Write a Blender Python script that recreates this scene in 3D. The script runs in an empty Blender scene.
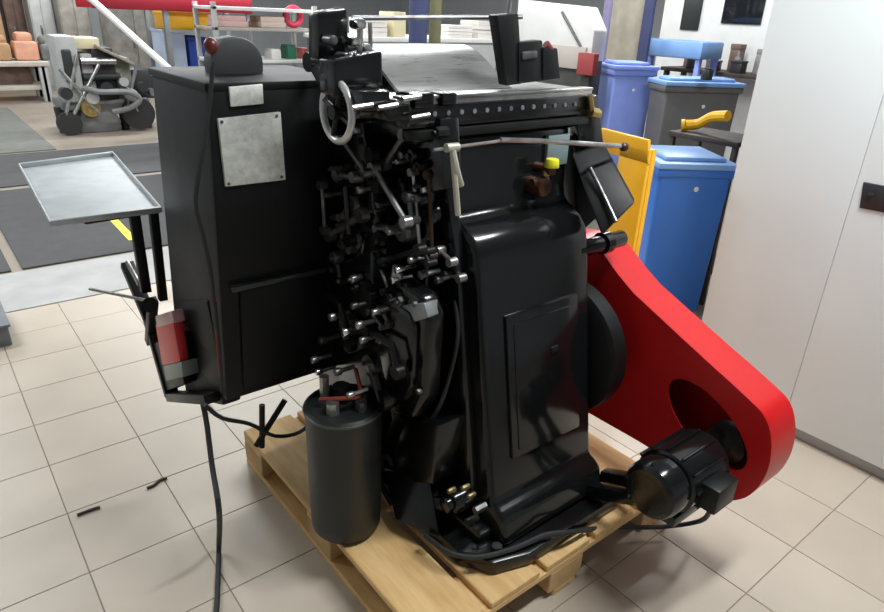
import bpy, bmesh, math, random
from mathutils import Vector, Matrix
random.seed(7)
SC = bpy.context.scene
COL = SC.collection

# ------------------------------------------------------------------ camera
CAM_H = 1.57
FPX = 650.0
PITCH, ROLL, YAW = (math.radians(a) for a in (24.2, 2.5, 50.5))
hd = Vector((math.cos(YAW), math.sin(YAW), 0))
zz = Vector((0, 0, 1))
FW = hd * math.cos(PITCH) - zz * math.sin(PITCH)
up0 = hd * math.sin(PITCH) + zz * math.cos(PITCH)
rt0 = hd.cross(zz)
RX = rt0 * math.cos(ROLL) + up0 * math.sin(ROLL)
UP = -rt0 * math.sin(ROLL) + up0 * math.cos(ROLL)
CAMP = Vector((0, 0, CAM_H))
cd = bpy.data.cameras.new('camera')
cam = bpy.data.objects.new('camera', cd)
COL.objects.link(cam)
cd.sensor_fit = 'HORIZONTAL'
cd.sensor_width = 36.0
cd.lens = FPX / 884.0 * 36.0
cd.clip_start = 0.02
m3 = Matrix((RX, UP, -FW)).transposed()
cam.matrix_world = Matrix.Translation(CAMP) @ m3.to_4x4()
SC.camera = cam

# ------------------------------------------------------------------ world, exposure
w = bpy.data.worlds.new('world')
SC.world = w
w.use_nodes = True
w.node_tree.nodes['Background'].inputs[0].default_value = (0.9, 0.95, 1.0, 1)
w.node_tree.nodes['Background'].inputs[1].default_value = 0.3
SC.view_settings.view_transform = 'Standard'
SC.view_settings.look = 'None'
SC.view_settings.gamma = 1.0
SC.view_settings.use_curve_mapping = False
SC.view_settings.exposure = 0.0
# ceiling luminaires: (x, y, length along x, length along y, watts)
CEIL = 3.3
LAMPS = [(2.6, 3.5, 1.5, 0.22, 66), (-0.9, 4.4, 1.5, 0.22, 66), (5.4, 3.5, 1.5, 0.22, 80),
         (2.6, 6.6, 1.5, 0.22, 80), (-0.9, 7.4, 1.5, 0.22, 80), (5.4, 6.6, 1.5, 0.22, 80),
         (2.6, 9.8, 1.5, 0.22, 75), (-0.9, 10.4, 1.5, 0.22, 75), (5.4, 9.8, 1.5, 0.22, 75),
         (2.6, 13.0, 1.5, 0.22, 75), (1.85, 0.2, 1.4, 0.22, 84)]
for i, (x, y, lx, ly, wt) in enumerate(LAMPS):
    ld = bpy.data.lights.new('tube_light', 'AREA')
    ld.shape = 'RECTANGLE'; ld.size = lx; ld.size_y = ly; ld.energy = wt
    ld.color = (0.955, 0.985, 1.0)
    lo = bpy.data.objects.new('tube_light', ld)
    lo.location = (x, y, CEIL - 0.10)
    COL.objects.link(lo)

# ------------------------------------------------------------------ pixel -> point on a known plane
def W(px, py, x=None, y=None, z=None):
    d = RX * ((px - 442) / FPX) - UP * ((py - 306) / FPX) + FW
    if x is not None: t = (x - CAMP.x) / d.x
    elif y is not None: t = (y - CAMP.y) / d.y
    else: t = (z - CAMP.z) / d.z
    return CAMP + d * t

# ------------------------------------------------------------------ materials
MATS = {}
def mat(name, col, rough=0.5, metal=0.0, var=0.0, scale=8.0, bump=0.0, bscale=60.0, col2=None, emit=0.0, trans=0.0, coat=0.0, spec=0.5, stretch=None):
    if name in MATS: return MATS[name]
    m = bpy.data.materials.new(name); m.use_nodes = True
    nt = m.node_tree; b = nt.nodes['Principled BSDF']
    c = (col[0], col[1], col[2], 1)
    b.inputs['Base Color'].default_value = c
    b.inputs['Roughness'].default_value = rough
    b.inputs['Metallic'].default_value = metal
    b.inputs['Specular IOR Level'].default_value = spec
    if coat: b.inputs['Coat Weight'].default_value = coat; b.inputs['Coat Roughness'].default_value = 0.12
    if trans: b.inputs['Transmission Weight'].default_value = trans
    if emit:
        b.inputs['Emission Color'].default_value = c; b.inputs['Emission Strength'].default_value = emit
    tc = nt.nodes.new('ShaderNodeTexCoord'); vec = tc.outputs['Object']
    if stretch:
        mp = nt.nodes.new('ShaderNodeMapping'); mp.inputs['Scale'].default_value = stretch
        nt.links.new(vec, mp.inputs['Vector']); vec = mp.outputs['Vector']
    n = nt.nodes.new('ShaderNodeTexNoise'); n.inputs['Scale'].default_value = scale; n.inputs['Detail'].default_value = 5
    nt.links.new(vec, n.inputs['Vector'])
    if var or col2:
        r = nt.nodes.new('ShaderNodeValToRGB')
        r.color_ramp.elements[0].position = 0.3; r.color_ramp.elements[1].position = 0.7
        k = 1 - var
        r.color_ramp.elements[0].color = c if col2 else (col[0] * k, col[1] * k, col[2] * k, 1)
        k = 1 + var
        r.color_ramp.elements[1].color = (*col2, 1) if col2 else (min(1, col[0] * k), min(1, col[1] * k), min(1, col[2] * k), 1)
        nt.links.new(n.outputs['Fac'], r.inputs['Fac']); nt.links.new(r.outputs['Color'], b.inputs['Base Color'])
    mr = nt.nodes.new('ShaderNodeMapRange')
    mr.inputs['To Min'].default_value = max(0.02, rough - 0.08); mr.inputs['To Max'].default_value = min(1, rough + 0.08)
    nt.links.new(n.outputs['Fac'], mr.inputs['Value']); nt.links.new(mr.outputs['Result'], b.inputs['Roughness'])
    if bump:
        n2 = nt.nodes.new('ShaderNodeTexNoise'); n2.inputs['Scale'].default_value = bscale; n2.inputs['Detail'].default_value = 3
        nt.links.new(vec, n2.inputs['Vector'])
        bp = nt.nodes.new('ShaderNodeBump'); bp.inputs['Strength'].default_value = bump; bp.inputs['Distance'].default_value = 0.004
        nt.links.new(n2.outputs['Fac'], bp.inputs['Height']); nt.links.new(bp.outputs['Normal'], b.inputs['Normal'])
    MATS[name] = m
    return m

BLACK = mat('black_enamel', (0.005, 0.0056, 0.006), 0.20, bump=0.05, bscale=12, var=0.25, spec=0.5)
BLACKG = mat('black_gloss', (0.006, 0.0066, 0.007), 0.15, bump=0.04, bscale=18, spec=0.45)
BLACKM = mat('black_matt', (0.008, 0.0086, 0.009), 0.42, bump=0.1, bscale=40, var=0.2, spec=0.3)
TANKM = mat('tank_grey_black', (0.014, 0.016, 0.016), 0.42, bump=0.05, bscale=30, var=0.2)
RUBBER = mat('black_rubber', (0.02, 0.02, 0.021), 0.6)
BOXM = mat('box_black', (0.0055, 0.006, 0.0065), 0.5, bump=0.08, bscale=25, var=0.25, spec=0.3)
STEEL = mat('worn_steel', (0.45, 0.45, 0.44), 0.32, 0.9, var=0.3, scale=20)
DSTEEL = mat('oily_steel', (0.16, 0.16, 0.16), 0.35, 0.85, var=0.5, scale=25)
CHROME = mat('chrome', (0.80, 0.80, 0.80), 0.15, 1.0)
BRASS = mat('brass', (0.50, 0.36, 0.14), 0.35, 0.9, var=0.3, scale=30)
COPPER = mat('brown_copper', (0.11, 0.05, 0.03), 0.4, 0.5, var=0.3, scale=30)
REDG = mat('red_enamel', (0.62, 0.012, 0.014), 0.33, var=0.06, spec=0.4)
REDP = mat('red_plastic', (0.62, 0.02, 0.025), 0.4)
YEL = mat('yellow_paint', (0.95, 0.50, 0.02), 0.4, var=0.08)
YELB = mat('bright_yellow', (0.85, 0.78, 0.03), 0.4)
PLATE = mat('aluminium_plate', (0.78, 0.80, 0.75), 0.5, 0.0, var=0.18, scale=60)
GALV = mat('galvanised', (0.44, 0.47, 0.485), 0.42, 0.35, var=0.12, scale=14, bump=0.04, bscale=60)
CABM = mat('cabinet_grey', (0.82, 0.87, 0.875), 0.45, var=0.015, scale=3)
CABS = mat('cabinet_plinth', (0.42, 0.43, 0.43), 0.5)
DPLAS = mat('dark_plastic', (0.03, 0.033, 0.035), 0.35)
BLUE = mat('blue_plastic', (0.035, 0.16, 0.56), 0.38, var=0.05)
BLUEL = mat('light_blue_plastic', (0.21, 0.38, 0.72), 0.4, var=0.05)
LAV = mat('hazed_blue_plastic', (0.24, 0.33, 0.78), 0.5, var=0.06)  # blue plastic with distance haze mixed into the colour
GREYP = mat('grey_plastic', (0.13, 0.125, 0.125), 0.5, var=0.1)
WHITE = mat('white_paint', (0.74, 0.74, 0.72), 0.45, var=0.04)
GREYM = mat('machine_grey', (0.17, 0.175, 0.175), 0.45, var=0.2, scale=6)
GREYL = mat('light_machine_grey', (0.42, 0.43, 0.42), 0.45, var=0.1, scale=6)
CARD = mat('cardboard', (0.46, 0.28, 0.15), 0.8, var=0.12)
PAPER = mat('paper', (0.72, 0.68, 0.64), 0.8, var=0.05)
WOODM = mat('pallet_pine', (0.78, 0.53, 0.25), 0.7, col2=(0.62, 0.38, 0.15), scale=5, stretch=(9, 1.2, 9), bump=0.3, bscale=14)
WOODX = mat('pallet_pine_cross', (0.80, 0.55, 0.27), 0.7, col2=(0.64, 0.40, 0.16), scale=5, stretch=(1.2, 9, 9), bump=0.3, bscale=14)
WOODB = mat('pallet_block', (0.66, 0.44, 0.22), 0.8, col2=(0.46, 0.29, 0.13), scale=9, bump=0.4, bscale=30)
BENCH = mat('bench_wood', (0.50, 0.46, 0.40), 0.6, var=0.1)
CONC = mat('pale_concrete', (0.40, 0.40, 0.39), 0.6, var=0.12, scale=5, bump=0.05)
MATM = mat('dark_floor_mat', (0.055, 0.056, 0.058), 0.75, var=0.18, scale=9, bump=0.3, bscale=90)
MATG = mat('green_grey_mat', (0.15, 0.155, 0.14), 0.7, var=0.15, scale=6)
GROUT = mat('grout', (0.33, 0.29, 0.245), 0.8, var=0.15)
TILES = [mat('beige_tile_%d' % i, c, 0.36, var=0.05, scale=3.5, bump=0.02, bscale=20) for i, c in enumerate([(0.50, 0.435, 0.355), (0.512, 0.446, 0.365), (0.488, 0.423, 0.345)])]
WALLM = mat('wall_paint', (0.58, 0.61, 0.64), 0.7, var=0.03)
CEILM = mat('ceiling_paint', (0.66, 0.70, 0.72), 0.8, var=0.03)
LAMPM = mat('lamp_diffuser', (0.955, 0.985, 1.0), 0.5, emit=4.0)
TAPE = mat('yellow_tape', (0.80, 0.72, 0.03), 0.5)
GLASSD = mat('dark_glass', (0.012, 0.014, 0.018), 0.08)
PURP = mat('violet_grey', (0.22, 0.19, 0.32), 0.6, var=0.1)
OLIVE = mat('olive', (0.13, 0.13, 0.06), 0.7, var=0.15)
NAVY = mat('navy', (0.03, 0.04, 0.11), 0.7, var=0.15)
PINK = mat('faded_red', (0.60, 0.16, 0.16), 0.6, var=0.1)
ORNG = mat('salmon_orange', (0.72, 0.36, 0.24), 0.6, var=0.12)
CREAM = mat('cream', (0.70, 0.62, 0.40), 0.6, var=0.1)
GREEN = mat('green_paint', (0.03, 0.16, 0.09), 0.5, var=0.1)
LABELG = mat('blue_grey_label', (0.20, 0.26, 0.27), 0.5, var=0.1)

# ------------------------------------------------------------------ geometry helpers
class MB:
    def __init__(s): s.bm = bmesh.new()
    def merge(s, t, M=None):
        me = bpy.data.meshes.new('t'); 
        if M is not None: bmesh.ops.transform(t, matrix=M, verts=t.verts)
        t.to_mesh(me); t.free(); s.bm.from_mesh(me); bpy.data.meshes.remove(me)
    def box(s, lo, hi, bev=0.0, seg=2, M=None):
        t = bmesh.new(); bmesh.ops.create_cube(t, size=1)
        lo, hi = Vector(lo), Vector(hi); c = (lo + hi) / 2; d = hi - lo
        for v in t.verts: v.co = Vector((v.co.x * d.x, v.co.y * d.y, v.co.z * d.z)) + c
        if bev: bmesh.ops.bevel(t, geom=t.edges[:], offset=bev, segments=seg, profile=0.5, affect='EDGES')
        s.merge(t, M); return s
    def hexa(s, pts, bev=0.0, seg=2):
        t = bmesh.new(); v = [t.verts.new(p) for p in pts]
        for q in ((0, 1, 2, 3), (4, 5, 6, 7), (0, 1, 5, 4), (1, 2, 6, 5), (2, 3, 7, 6), (3, 0, 4, 7)): t.faces.new([v[i] for i in q])
        bmesh.ops.recalc_face_normals(t, faces=t.faces)
        if bev: bmesh.ops.bevel(t, geom=t.edges[:], offset=bev, segments=seg, profile=0.5, affect='EDGES')
        s.merge(t); return s
    def cyl(s, a, b, r, r2=None, n=20, bev=0.0):
        a, b = Vector(a), Vector(b); d = b - a; r2 = r if r2 is None else r2
        t = bmesh.new()
        bmesh.ops.create_cone(t, cap_ends=True, segments=n, radius1=r, radius2=r2, depth=d.length)
        if bev:
            e = [e for e in t.edges if len(e.link_faces) == 2 and any(len(f.verts) > 4 for f in e.link_faces)]
            bmesh.ops.bevel(t, geom=e, offset=bev, segments=2, profile=0.5, affect='EDGES')
        q = d.to_track_quat('Z', 'Y').to_matrix().to_4x4()
        s.merge(t, Matrix.Translation((a + b) / 2) @ q); return s
    def sph(s, c, r, sc=(1, 1, 1), n=16):
        t = bmesh.new(); bmesh.ops.create_uvsphere(t, u_segments=n, v_segments=n // 2 + 2, radius=r)
        s.merge(t, Matrix.Translation(Vector(c)) @ Matrix.Diagonal((*sc, 1))); return s
    def tube(s, pts, r, n=8, smooth=4, closed=False):
        pts = [Vector(p) for p in pts]
        if smooth > 1 and len(pts) > 2:
            out = []; L = len(pts)
            rng = range(L) if closed else range(L - 1)
            for i in rng:
                if closed: p0, p1, p2, p3 = pts[i - 1], pts[i], pts[(i + 1) % L], pts[(i + 2) % L]
                else: p0, p1, p2, p3 = pts[max(i - 1, 0)], pts[i], pts[i + 1], pts[min(i + 2, L - 1)]
                for k in range(smooth):
                    t = k / smooth
                    out.append(0.5 * ((2 * p1) + (p2 - p0) * t + (2 * p0 - 5 * p1 + 4 * p2 - p3) * t * t + (3 * p1 - p0 - 3 * p2 + p3) * t ** 3))
            if not closed: out.append(pts[-1])
            pts = out
        bm = s.bm; rings = []; L = len(pts); ref = None
        for i, p in enumerate(pts):
            if closed: d = pts[(i + 1) % L] - pts[i - 1]
            else: d = pts[min(i + 1, L - 1)] - pts[max(i - 1, 0)]
            d.normalize()
            if ref is None: ref = d.orthogonal().normalized()
            ref = (ref - d * ref.dot(d)).normalized(); o = d.cross(ref)
            rings.append([bm.verts.new(p + (ref * math.cos(2 * math.pi * k / n) + o * math.sin(2 * math.pi * k / n)) * r) for k in range(n)])
        for i in range(L if closed else L - 1):
            A, B = rings[i], rings[(i + 1) % L]
            sh = 0
            if closed and i == L - 1:
                sh = min(range(n), key=lambda q: (A[0].co - B[q].co).length)
            for k in range(n): bm.faces.new((A[k], A[(k + 1) % n], B[(k + 1 + sh) % n], B[(k + sh) % n]))
        if not closed: bm.faces.new(rings[0][::-1]); bm.faces.new(rings[-1])
        return s
    def ring(s, c, axis, R, r, n=32, m=10):
        c, axis = Vector(c), Vector(axis).normalized(); u = axis.orthogonal().normalized(); v = axis.cross(u)
        return s.tube([c + (u * math.cos(2 * math.pi * k / n) + v * math.sin(2 * math.pi * k / n)) * R for k in range(n)], r, m, 1, True)
    def prism(s, out, axis, lo, hi, bev=0.0, seg=2):
        # out: list of 2D points in the two remaining axes (order x,y,z without axis)
        def p3(q, v):
            if axis == 0: return (v, q[0], q[1])
            if axis == 1: return (q[0], v, q[1])
            return (q[0], q[1], v)
        t = bmesh.new(); n = len(out)
        A = [t.verts.new(p3(q, lo)) for q in out]; B = [t.verts.new(p3(q, hi)) for q in out]
        t.faces.new(A); t.faces.new(B[::-1])
        for i in range(n): t.faces.new((A[i], B[i], B[(i + 1) % n], A[(i + 1) % n]))
        bmesh.ops.recalc_face_normals(t, faces=t.faces)
        if bev:
            e = [e for e in t.edges if e.calc_face_angle(0) > 0.5]
            bmesh.ops.bevel(t, geom=e, offset=bev, segments=seg, profile=0.5, affect='EDGES', clamp_overlap=True)
        s.merge(t); return s
    def lathe(s, prof, c, axis=(0, 0, 1), n=28):
        c = Vector(c); q = Vector(axis).to_track_quat('Z', 'Y')
        bm = s.bm; rings = []
        for r, z in prof:
            rings.append([bm.verts.new(c + q @ Vector((r * math.cos(2 * math.pi * k / n), r * math.sin(2 * math.pi * k / n), z))) for k in range(n)])
        for A, B in zip(rings, rings[1:]):
            for k in range(n): bm.faces.new((A[k], A[(k + 1) % n], B[(k + 1) % n], B[k]))
        bm.faces.new(rings[0][::-1]); bm.faces.new(rings[-1]); return s
    def gear(s, c, axis, R, th, teeth=18, tooth=0.006):
        c = Vector(c); q = Vector(axis).to_track_quat('Z', 'Y').to_matrix().to_4x4()
        t = bmesh.new(); pts = []
        for k in range(teeth):
            a = 2 * math.pi / teeth
            for o, rr in ((0, R), (0.25, R + tooth), (0.5, R + tooth), (0.75, R)):
                pts.append((rr * math.cos(a * (k + o)), rr * math.sin(a * (k + o))))
        A = [t.verts.new((x, y, 0)) for x, y in pts]; B = [t.verts.new((x, y, th)) for x, y in pts]
        t.faces.new(A[::-1]); t.faces.new(B); n = len(pts)
        for i in range(n): t.faces.new((A[i], A[(i + 1) % n], B[(i + 1) % n], B[i]))
        s.merge(t, Matrix.Translation(c) @ q); return s
    def build(s, name, material, parent=None, smooth=35, label=None):
        bmesh.ops.recalc_face_normals(s.bm, faces=s.bm.faces)
        me = bpy.data.meshes.new(name); s.bm.to_mesh(me); s.bm.free()
        me.materials.append(material)
        if smooth:
            me.polygons.foreach_set('use_smooth', [True] * len(me.polygons))
            me.set_sharp_from_angle(angle=math.radians(smooth))
        o = bpy.data.objects.new(name, me); COL.objects.link(o)
        if parent is not None:
            o.parent = parent
            o.matrix_parent_inverse = world_of(parent).inverted()
        if label: o['label'] = label
        return o

def world_of(o):
    M = Matrix.LocRotScale(o.location, o.rotation_euler, o.scale)
    return world_of(o.parent) @ o.matrix_parent_inverse @ M if o.parent else M

def tag(o, label, cat=None, group=None, kind=None):
    o['label'] = label
    if cat: o['category'] = cat
    if group: o['group'] = group
    if kind: o['kind'] = kind
    return o
def empty(name, loc, label, cat, group=None, rz=0):
    o = bpy.data.objects.new(name, None); o.location = loc; o.rotation_euler = (0, 0, rz); o.empty_display_size = 0.1
    COL.objects.link(o); return tag(o, label, cat, group)
def struct(o): o['kind'] = 'structure'; return o
def smoothloop(pts, k=6):
    out = []; L = len(pts)
    for i in range(L):
        p0, p1, p2, p3 = (Vector(pts[(i + j) % L]) for j in (-1, 0, 1, 2))
        for q in range(k):
            t = q / k
            out.append(tuple(0.5 * ((2 * p1) + (p2 - p0) * t + (2 * p0 - 5 * p1 + 4 * p2 - p3) * t * t + (3 * p1 - p0 - 3 * p2 + p3) * t ** 3)))
    return out

# ================================================================== SETTING
RX0, RX1, RY0, RY1 = -4.0, 12.0, -3.5, 17.0
fl = struct(MB().box((RX0, RY0, -0.12), (RX1, RY1, -0.004)).build('floor', GROUT, smooth=0))
# the far floor keeps the same tile pattern in its material
nt = GROUT.node_tree; bs = nt.nodes['Principled BSDF']
T0 = 0.31; OX, OY = 0.433, 2.066
tm = bpy.data.meshes.new('tile')
_b = MB().box((-T0 / 2 + 0.0014, -T0 / 2 + 0.0014, -0.008), (T0 / 2 - 0.0014, T0 / 2 - 0.0014, 0.0), 0.0012, 1).bm
_b.to_mesh(tm); _b.free()
tms = []
for m in TILES:
    t2 = tm.copy(); t2.materials.append(m); tms.append(t2)
for ix in range(-5, 9):
    for iy in range(-8, 6):
        o = bpy.data.objects.new('tile', random.choice(tms)); COL.objects.link(o)
        o.location = (OX + T0 * (ix + 0.5), OY + T0 * (iy + 0.5), 0)
        o.rotation_euler = (0, 0, random.choice((0, 1, 2, 3)) * math.pi / 2)
        o.parent = fl
far = MB()
for ix in range(-14, 37):
    for iy in range(-16, 48):
        if -5 <= ix < 9 and -8 <= iy < 6: continue
        cx, cy = OX + T0 * (ix + 0.5), OY + T0 * (iy + 0.5)
        if not (RX0 < cx - .15 and cx + .15 < RX1 and RY0 < cy - .15 and cy + .15 < RY1): continue
        h = T0 / 2 - 0.0014
        v = [far.bm.verts.new((cx + a * h, cy + b * h, -0.0005)) for a, b in ((-1, -1), (1, -1), (1, 1), (-1, 1))]
        far.bm.faces.new(v)
ft = far.build('far_tiles', mat('brown_far_tile', (.30, .255, .21), .4, var=.12, scale=2), fl, smooth=0); ft['kind'] = 'stuff'
for nm, lo, hi in (('wall_back', (RX0, RY1, 0), (RX1, RY1 + .12, CEIL)), ('wall_front', (RX0, RY0 - .12, 0), (RX1, RY0, CEIL)),
                   ('wall_left', (RX0 - .12, RY0, 0), (RX0, RY1, CEIL)), ('wall_right', (RX1, RY0, 0), (RX1 + .12, RY1, CEIL))):
    struct(MB().box(lo, hi).build(nm, WALLM, smooth=0))
struct(MB().box((RX0 - .12, RY0 - .12, CEIL), (RX1 + .12, RY1 + .12, CEIL + .12)).build('ceiling', CEILM, smooth=0))
for i, (x, y, lx, ly, wt) in enumerate(LAMPS):
    t = empty('ceiling_light', (x, y, CEIL), 'long white ceiling luminaire with glowing diffuser', 'ceiling light', 'ceiling luminaires')
    MB().box((x - lx / 2 - .03, y - ly / 2 - .03, CEIL - .06), (x + lx / 2 + .03, y + ly / 2 + .03, CEIL), .008).build('housing', WHITE, t)
    MB().box((x - lx / 2, y - ly / 2, CEIL - .08), (x + lx / 2, y + ly / 2, CEIL - .055), .006).build('diffuser', LAMPM, t)

# pale threshold strip and dark floor mats behind the press
o = MB().box((-2.2, 3.93, 0.0), (3.2, 4.55, 0.004), .001, 1).build('floor_strip', CONC)
tag(o, 'pale concrete floor strip along the near edge of the dark mats', 'floor strip')
def floor_mat(name, lo, hi, m, label, hgt=.012):
    o = MB().box((lo[0], lo[1], 0.0005), (hi[0], hi[1], hgt), .003, 1).build(name, m); return tag(o, label, 'floor mat')
floor_mat('floor_mat', (0.36, 4.58), (3.3, 6.72), MATM, 'large dark grey rubber floor mat next to the pale strip, behind the tray')
floor_mat('floor_mat', (-1.9, 4.58), (0.30, 6.72), MATM, 'dark grey rubber floor mat beyond the white seam, beside the large mat')
floor_mat('floor_mat', (-1.9, 6.86), (3.3, 8.35), MATM, 'dark grey rubber floor mat running across in front of the green-grey one')
floor_mat('floor_mat', (-1.9, 8.45), (1.25, 12.1), MATG, 'faded green-grey floor mat lying before the far workbench')

# ================================================================== PALLET
PX0, PX1, PY0, PY1 = 0.712, 1.76, 0.862, 1.98
pal = empty('wooden_pallet', ((PX0 + PX1) / 2, (PY0 + PY1) / 2, 0), 'light pine wooden pallet carrying the black printing press', 'pallet')
nb = 5; bw = 0.188; gap = (PX1 - PX0 - nb * bw) / (nb - 1)
for i in range(nb):                       # deck boards along y
    x0 = PX0 + i * (bw + gap)
    MB().box((x0, PY0, 0.122), (x0 + bw, PY1, 0.144), .003, 1).build('deck_board', WOODM, pal)
for y0 in (PY0, (PY0 + PY1) / 2 - .0725, PY1 - .145):
    MB().box((PX0, y0, 0.100), (PX1, y0 + .145, 0.122), .003, 1).build('cross_board', WOODX, pal)
    for x0 in (PX0, (PX0 + PX1) / 2 - .0725, PX1 - .145):
        MB().box((x0, y0, 0.022), (x0 + .145, y0 + .145, 0.100), .003, 1).build('block', WOODB, pal)
for x0 in (PX0, (PX0 + PX1) / 2 - .05, PX1 - .1):
    MB().box((x0, PY0, 0.0), (x0 + .1, PY1, 0.022), .003, 1).build('bottom_board', WOODM, pal)
ZP = 0.144

# ================================================================== PRESS
pr = empty('printing_press', (1.25, 1.5, ZP), 'black cast-iron letterpress printing machine with red belt guard, standing on the pine pallet', 'printing press')
# base casting
b = MB().prism([(0.935, 1.02), (0.99, 0.93), (1.10, 0.895), (1.50, 0.895), (1.53, 0.93), (1.53, 2.0), (1.02, 2.0), (0.93, 1.9)], 2, ZP, 0.195, .012)
b.box((1.0, 1.0, .19), (1.5, 1.95, .235), .015)
base = b.build('base_casting', BLACK, pr)
for bx_, by_ in ((1.03, .96), (1.50, .94), (1.0, 1.25)):
    MB().cyl((bx_, by_, .19), (bx_, by_, .212), .016, n=6).build('bolt', DSTEEL, base)
# front column: y-z profile, battered face, shoulder, upper housing
CX0, CX1 = 1.046, 1.478
prof = [(1.60, .20), (0.945, .20), (0.950, .235), (0.962, .285), (0.985, .300), (1.010, .312), (1.125, .955), (1.132, .99), (1.143, 1.025), (1.165, 1.055), (1.20, 1.075),
        (1.225, 1.085), (1.236, 1.10), (1.243, 1.13), (1.25, 1.30), (1.60, 1.30)]
col = MB().prism(prof, 0, CX0, CX1, .018, 3).build('column', BLACKG, pr)
def cface(z, off=0.0):            # y on the battered face at height z
    return 1.008 + (z - .30) * (1.125 - 1.008) / (.955 - .30) - off
pz0, pz1, px0, px1 = .425, .845, 1.125, 1.412
# raised frame of the inspection door, then the door itself
fr = MB()
def strip(x0, x1, z0, z1, t, bev):
    fr.hexa([(x0, cface(z0) + .01, z0), (x1, cface(z0) + .01, z0), (x1, cface(z1) + .01, z1), (x0, cface(z1) + .01, z1),
             (x0, cface(z0, t), z0), (x1, cface(z0, t), z0), (x1, cface(z1, t), z1), (x0, cface(z1, t), z1)], bev)
strip(px0, px1, pz0, pz1, .012, .006)
dp = fr.build('door_panel', BLACKG, col)
fr = MB(); strip(px0 + .022, px1 - .022, pz0 + .025, pz1 - .025, .0165, .004); fr.build('door_inset', BLACKG, col)
fr = MB(); strip(px0 + .16, px0 + .19, .70, .72, .022, .004); fr.build('door_latch', BLACKM, col)
# main frame behind the column
mf = MB().box((1.075, 1.55, .19), (1.43, 2.12, 1.33), .03, 3)
mf.box((1.02, 1.60, .55), (1.08, 2.05, 1.30), .015)
mf.build('main_frame', BLACK, pr)
# side rib on the -x face of the column
MB().prism([(1.06, .30), (1.19, 1.02), (1.27, 1.28), (1.30, 1.28), (1.24, 1.02), (1.12, .30)], 0, 1.018, 1.05, .008).build('side_rib', BLACK, col)

# label, yellow cap and brass valve on the upper housing
MB().box((1.375, 1.236, 1.19), (1.462, 1.252, 1.275), .002).build('label_plate', LABELG, col, label='small blue-grey label plate')
v = MB()
c = W(552, 163, y=1.19)
v.cyl((c.x, 1.25, c.z - .02), (c.x, 1.19, c.z - .02), .014)
v.cyl((c.x, 1.19, c.z - .03), (c.x, 1.19, c.z), .012)
v.build('valve_stem', COPPER, col, label='brown copper valve')
MB().cyl((c.x, 1.19, c.z - .012), (c.x, 1.19, c.z + .012), .021, .018, 16, .003).build('yellow_cap', YELB, col, label='bright yellow cap')
c2 = W(543, 187, y=1.2)
MB().cyl((c2.x, 1.25, c2.z), (c2.x, 1.19, c2.z), .026, n=14, bev=.004).cyl((c2.x - .03, 1.215, c2.z + .012), (c2.x + .03, 1.215, c2.z + .012), .011).build('valve_body', COPPER, col, label='brown copper valve')
MB().cyl((c2.x + .012, 1.205, c2.z + .03), (c2.x + .012, 1.205, c2.z + .045), .012).build('brass_nut', BRASS, col)

# black chute arm to the right of the column top
a0, a1 = W(588, 150, y=1.2), W(634, 216, y=1.05)
A4 = [W(572, 154, y=1.22), W(604, 143, y=1.2), W(636, 202, y=1.02), W(602, 236, y=1.05)]
arm = MB().hexa(A4 + [q + Vector((.07, .06, -.01)) for q in A4], .008)
ao = arm.build('chute_arm', BOXM, pr)
C4 = [W(572, 135, y=1.25), W(600, 130, y=1.25), W(618, 200, y=1.16), W(578, 236, y=1.18)]
MB().hexa(C4 + [q + Vector((.04, .10, 0)) for q in C4], .008).build('chute_body', BOXM, pr)
MB().tube([W(590, 168, y=1.15), W(602, 192, y=1.1), W(616, 222, y=1.03)], .006).build('arm_rail', DSTEEL, ao)
MB().cyl(W(597, 190, y=1.13), W(597, 190, y=1.13) + Vector((.05, 0, 0)), .02).build('arm_pivot', BLACKG, ao)
# shaft stub at the shoulder
s0 = W(575, 251, y=1.17)
MB().cyl((1.44, 1.15, .955), (1.66, 1.15, .955), .026, n=20, bev=.004).cyl((1.56, 1.15, .955), (1.59, 1.15, .955), .034).build('shaft', BLACKG, pr)

# flywheel between column and guard
fw = MB().lathe([(.05, 0), (.21, 0), (.225, .008), (.225, .062), (.215, .07), (.17, .07), (.165, .03), (.07, .03), (.065, .085), (.05, .085)], (1.49, 1.21, .60), (1, 0, 0), 40)
fw.build('flywheel', BOXM, pr)
MB().cyl((1.44, 1.21, .60), (1.66, 1.21, .60), .035).build('flywheel_shaft', BLACKG, pr)

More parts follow.
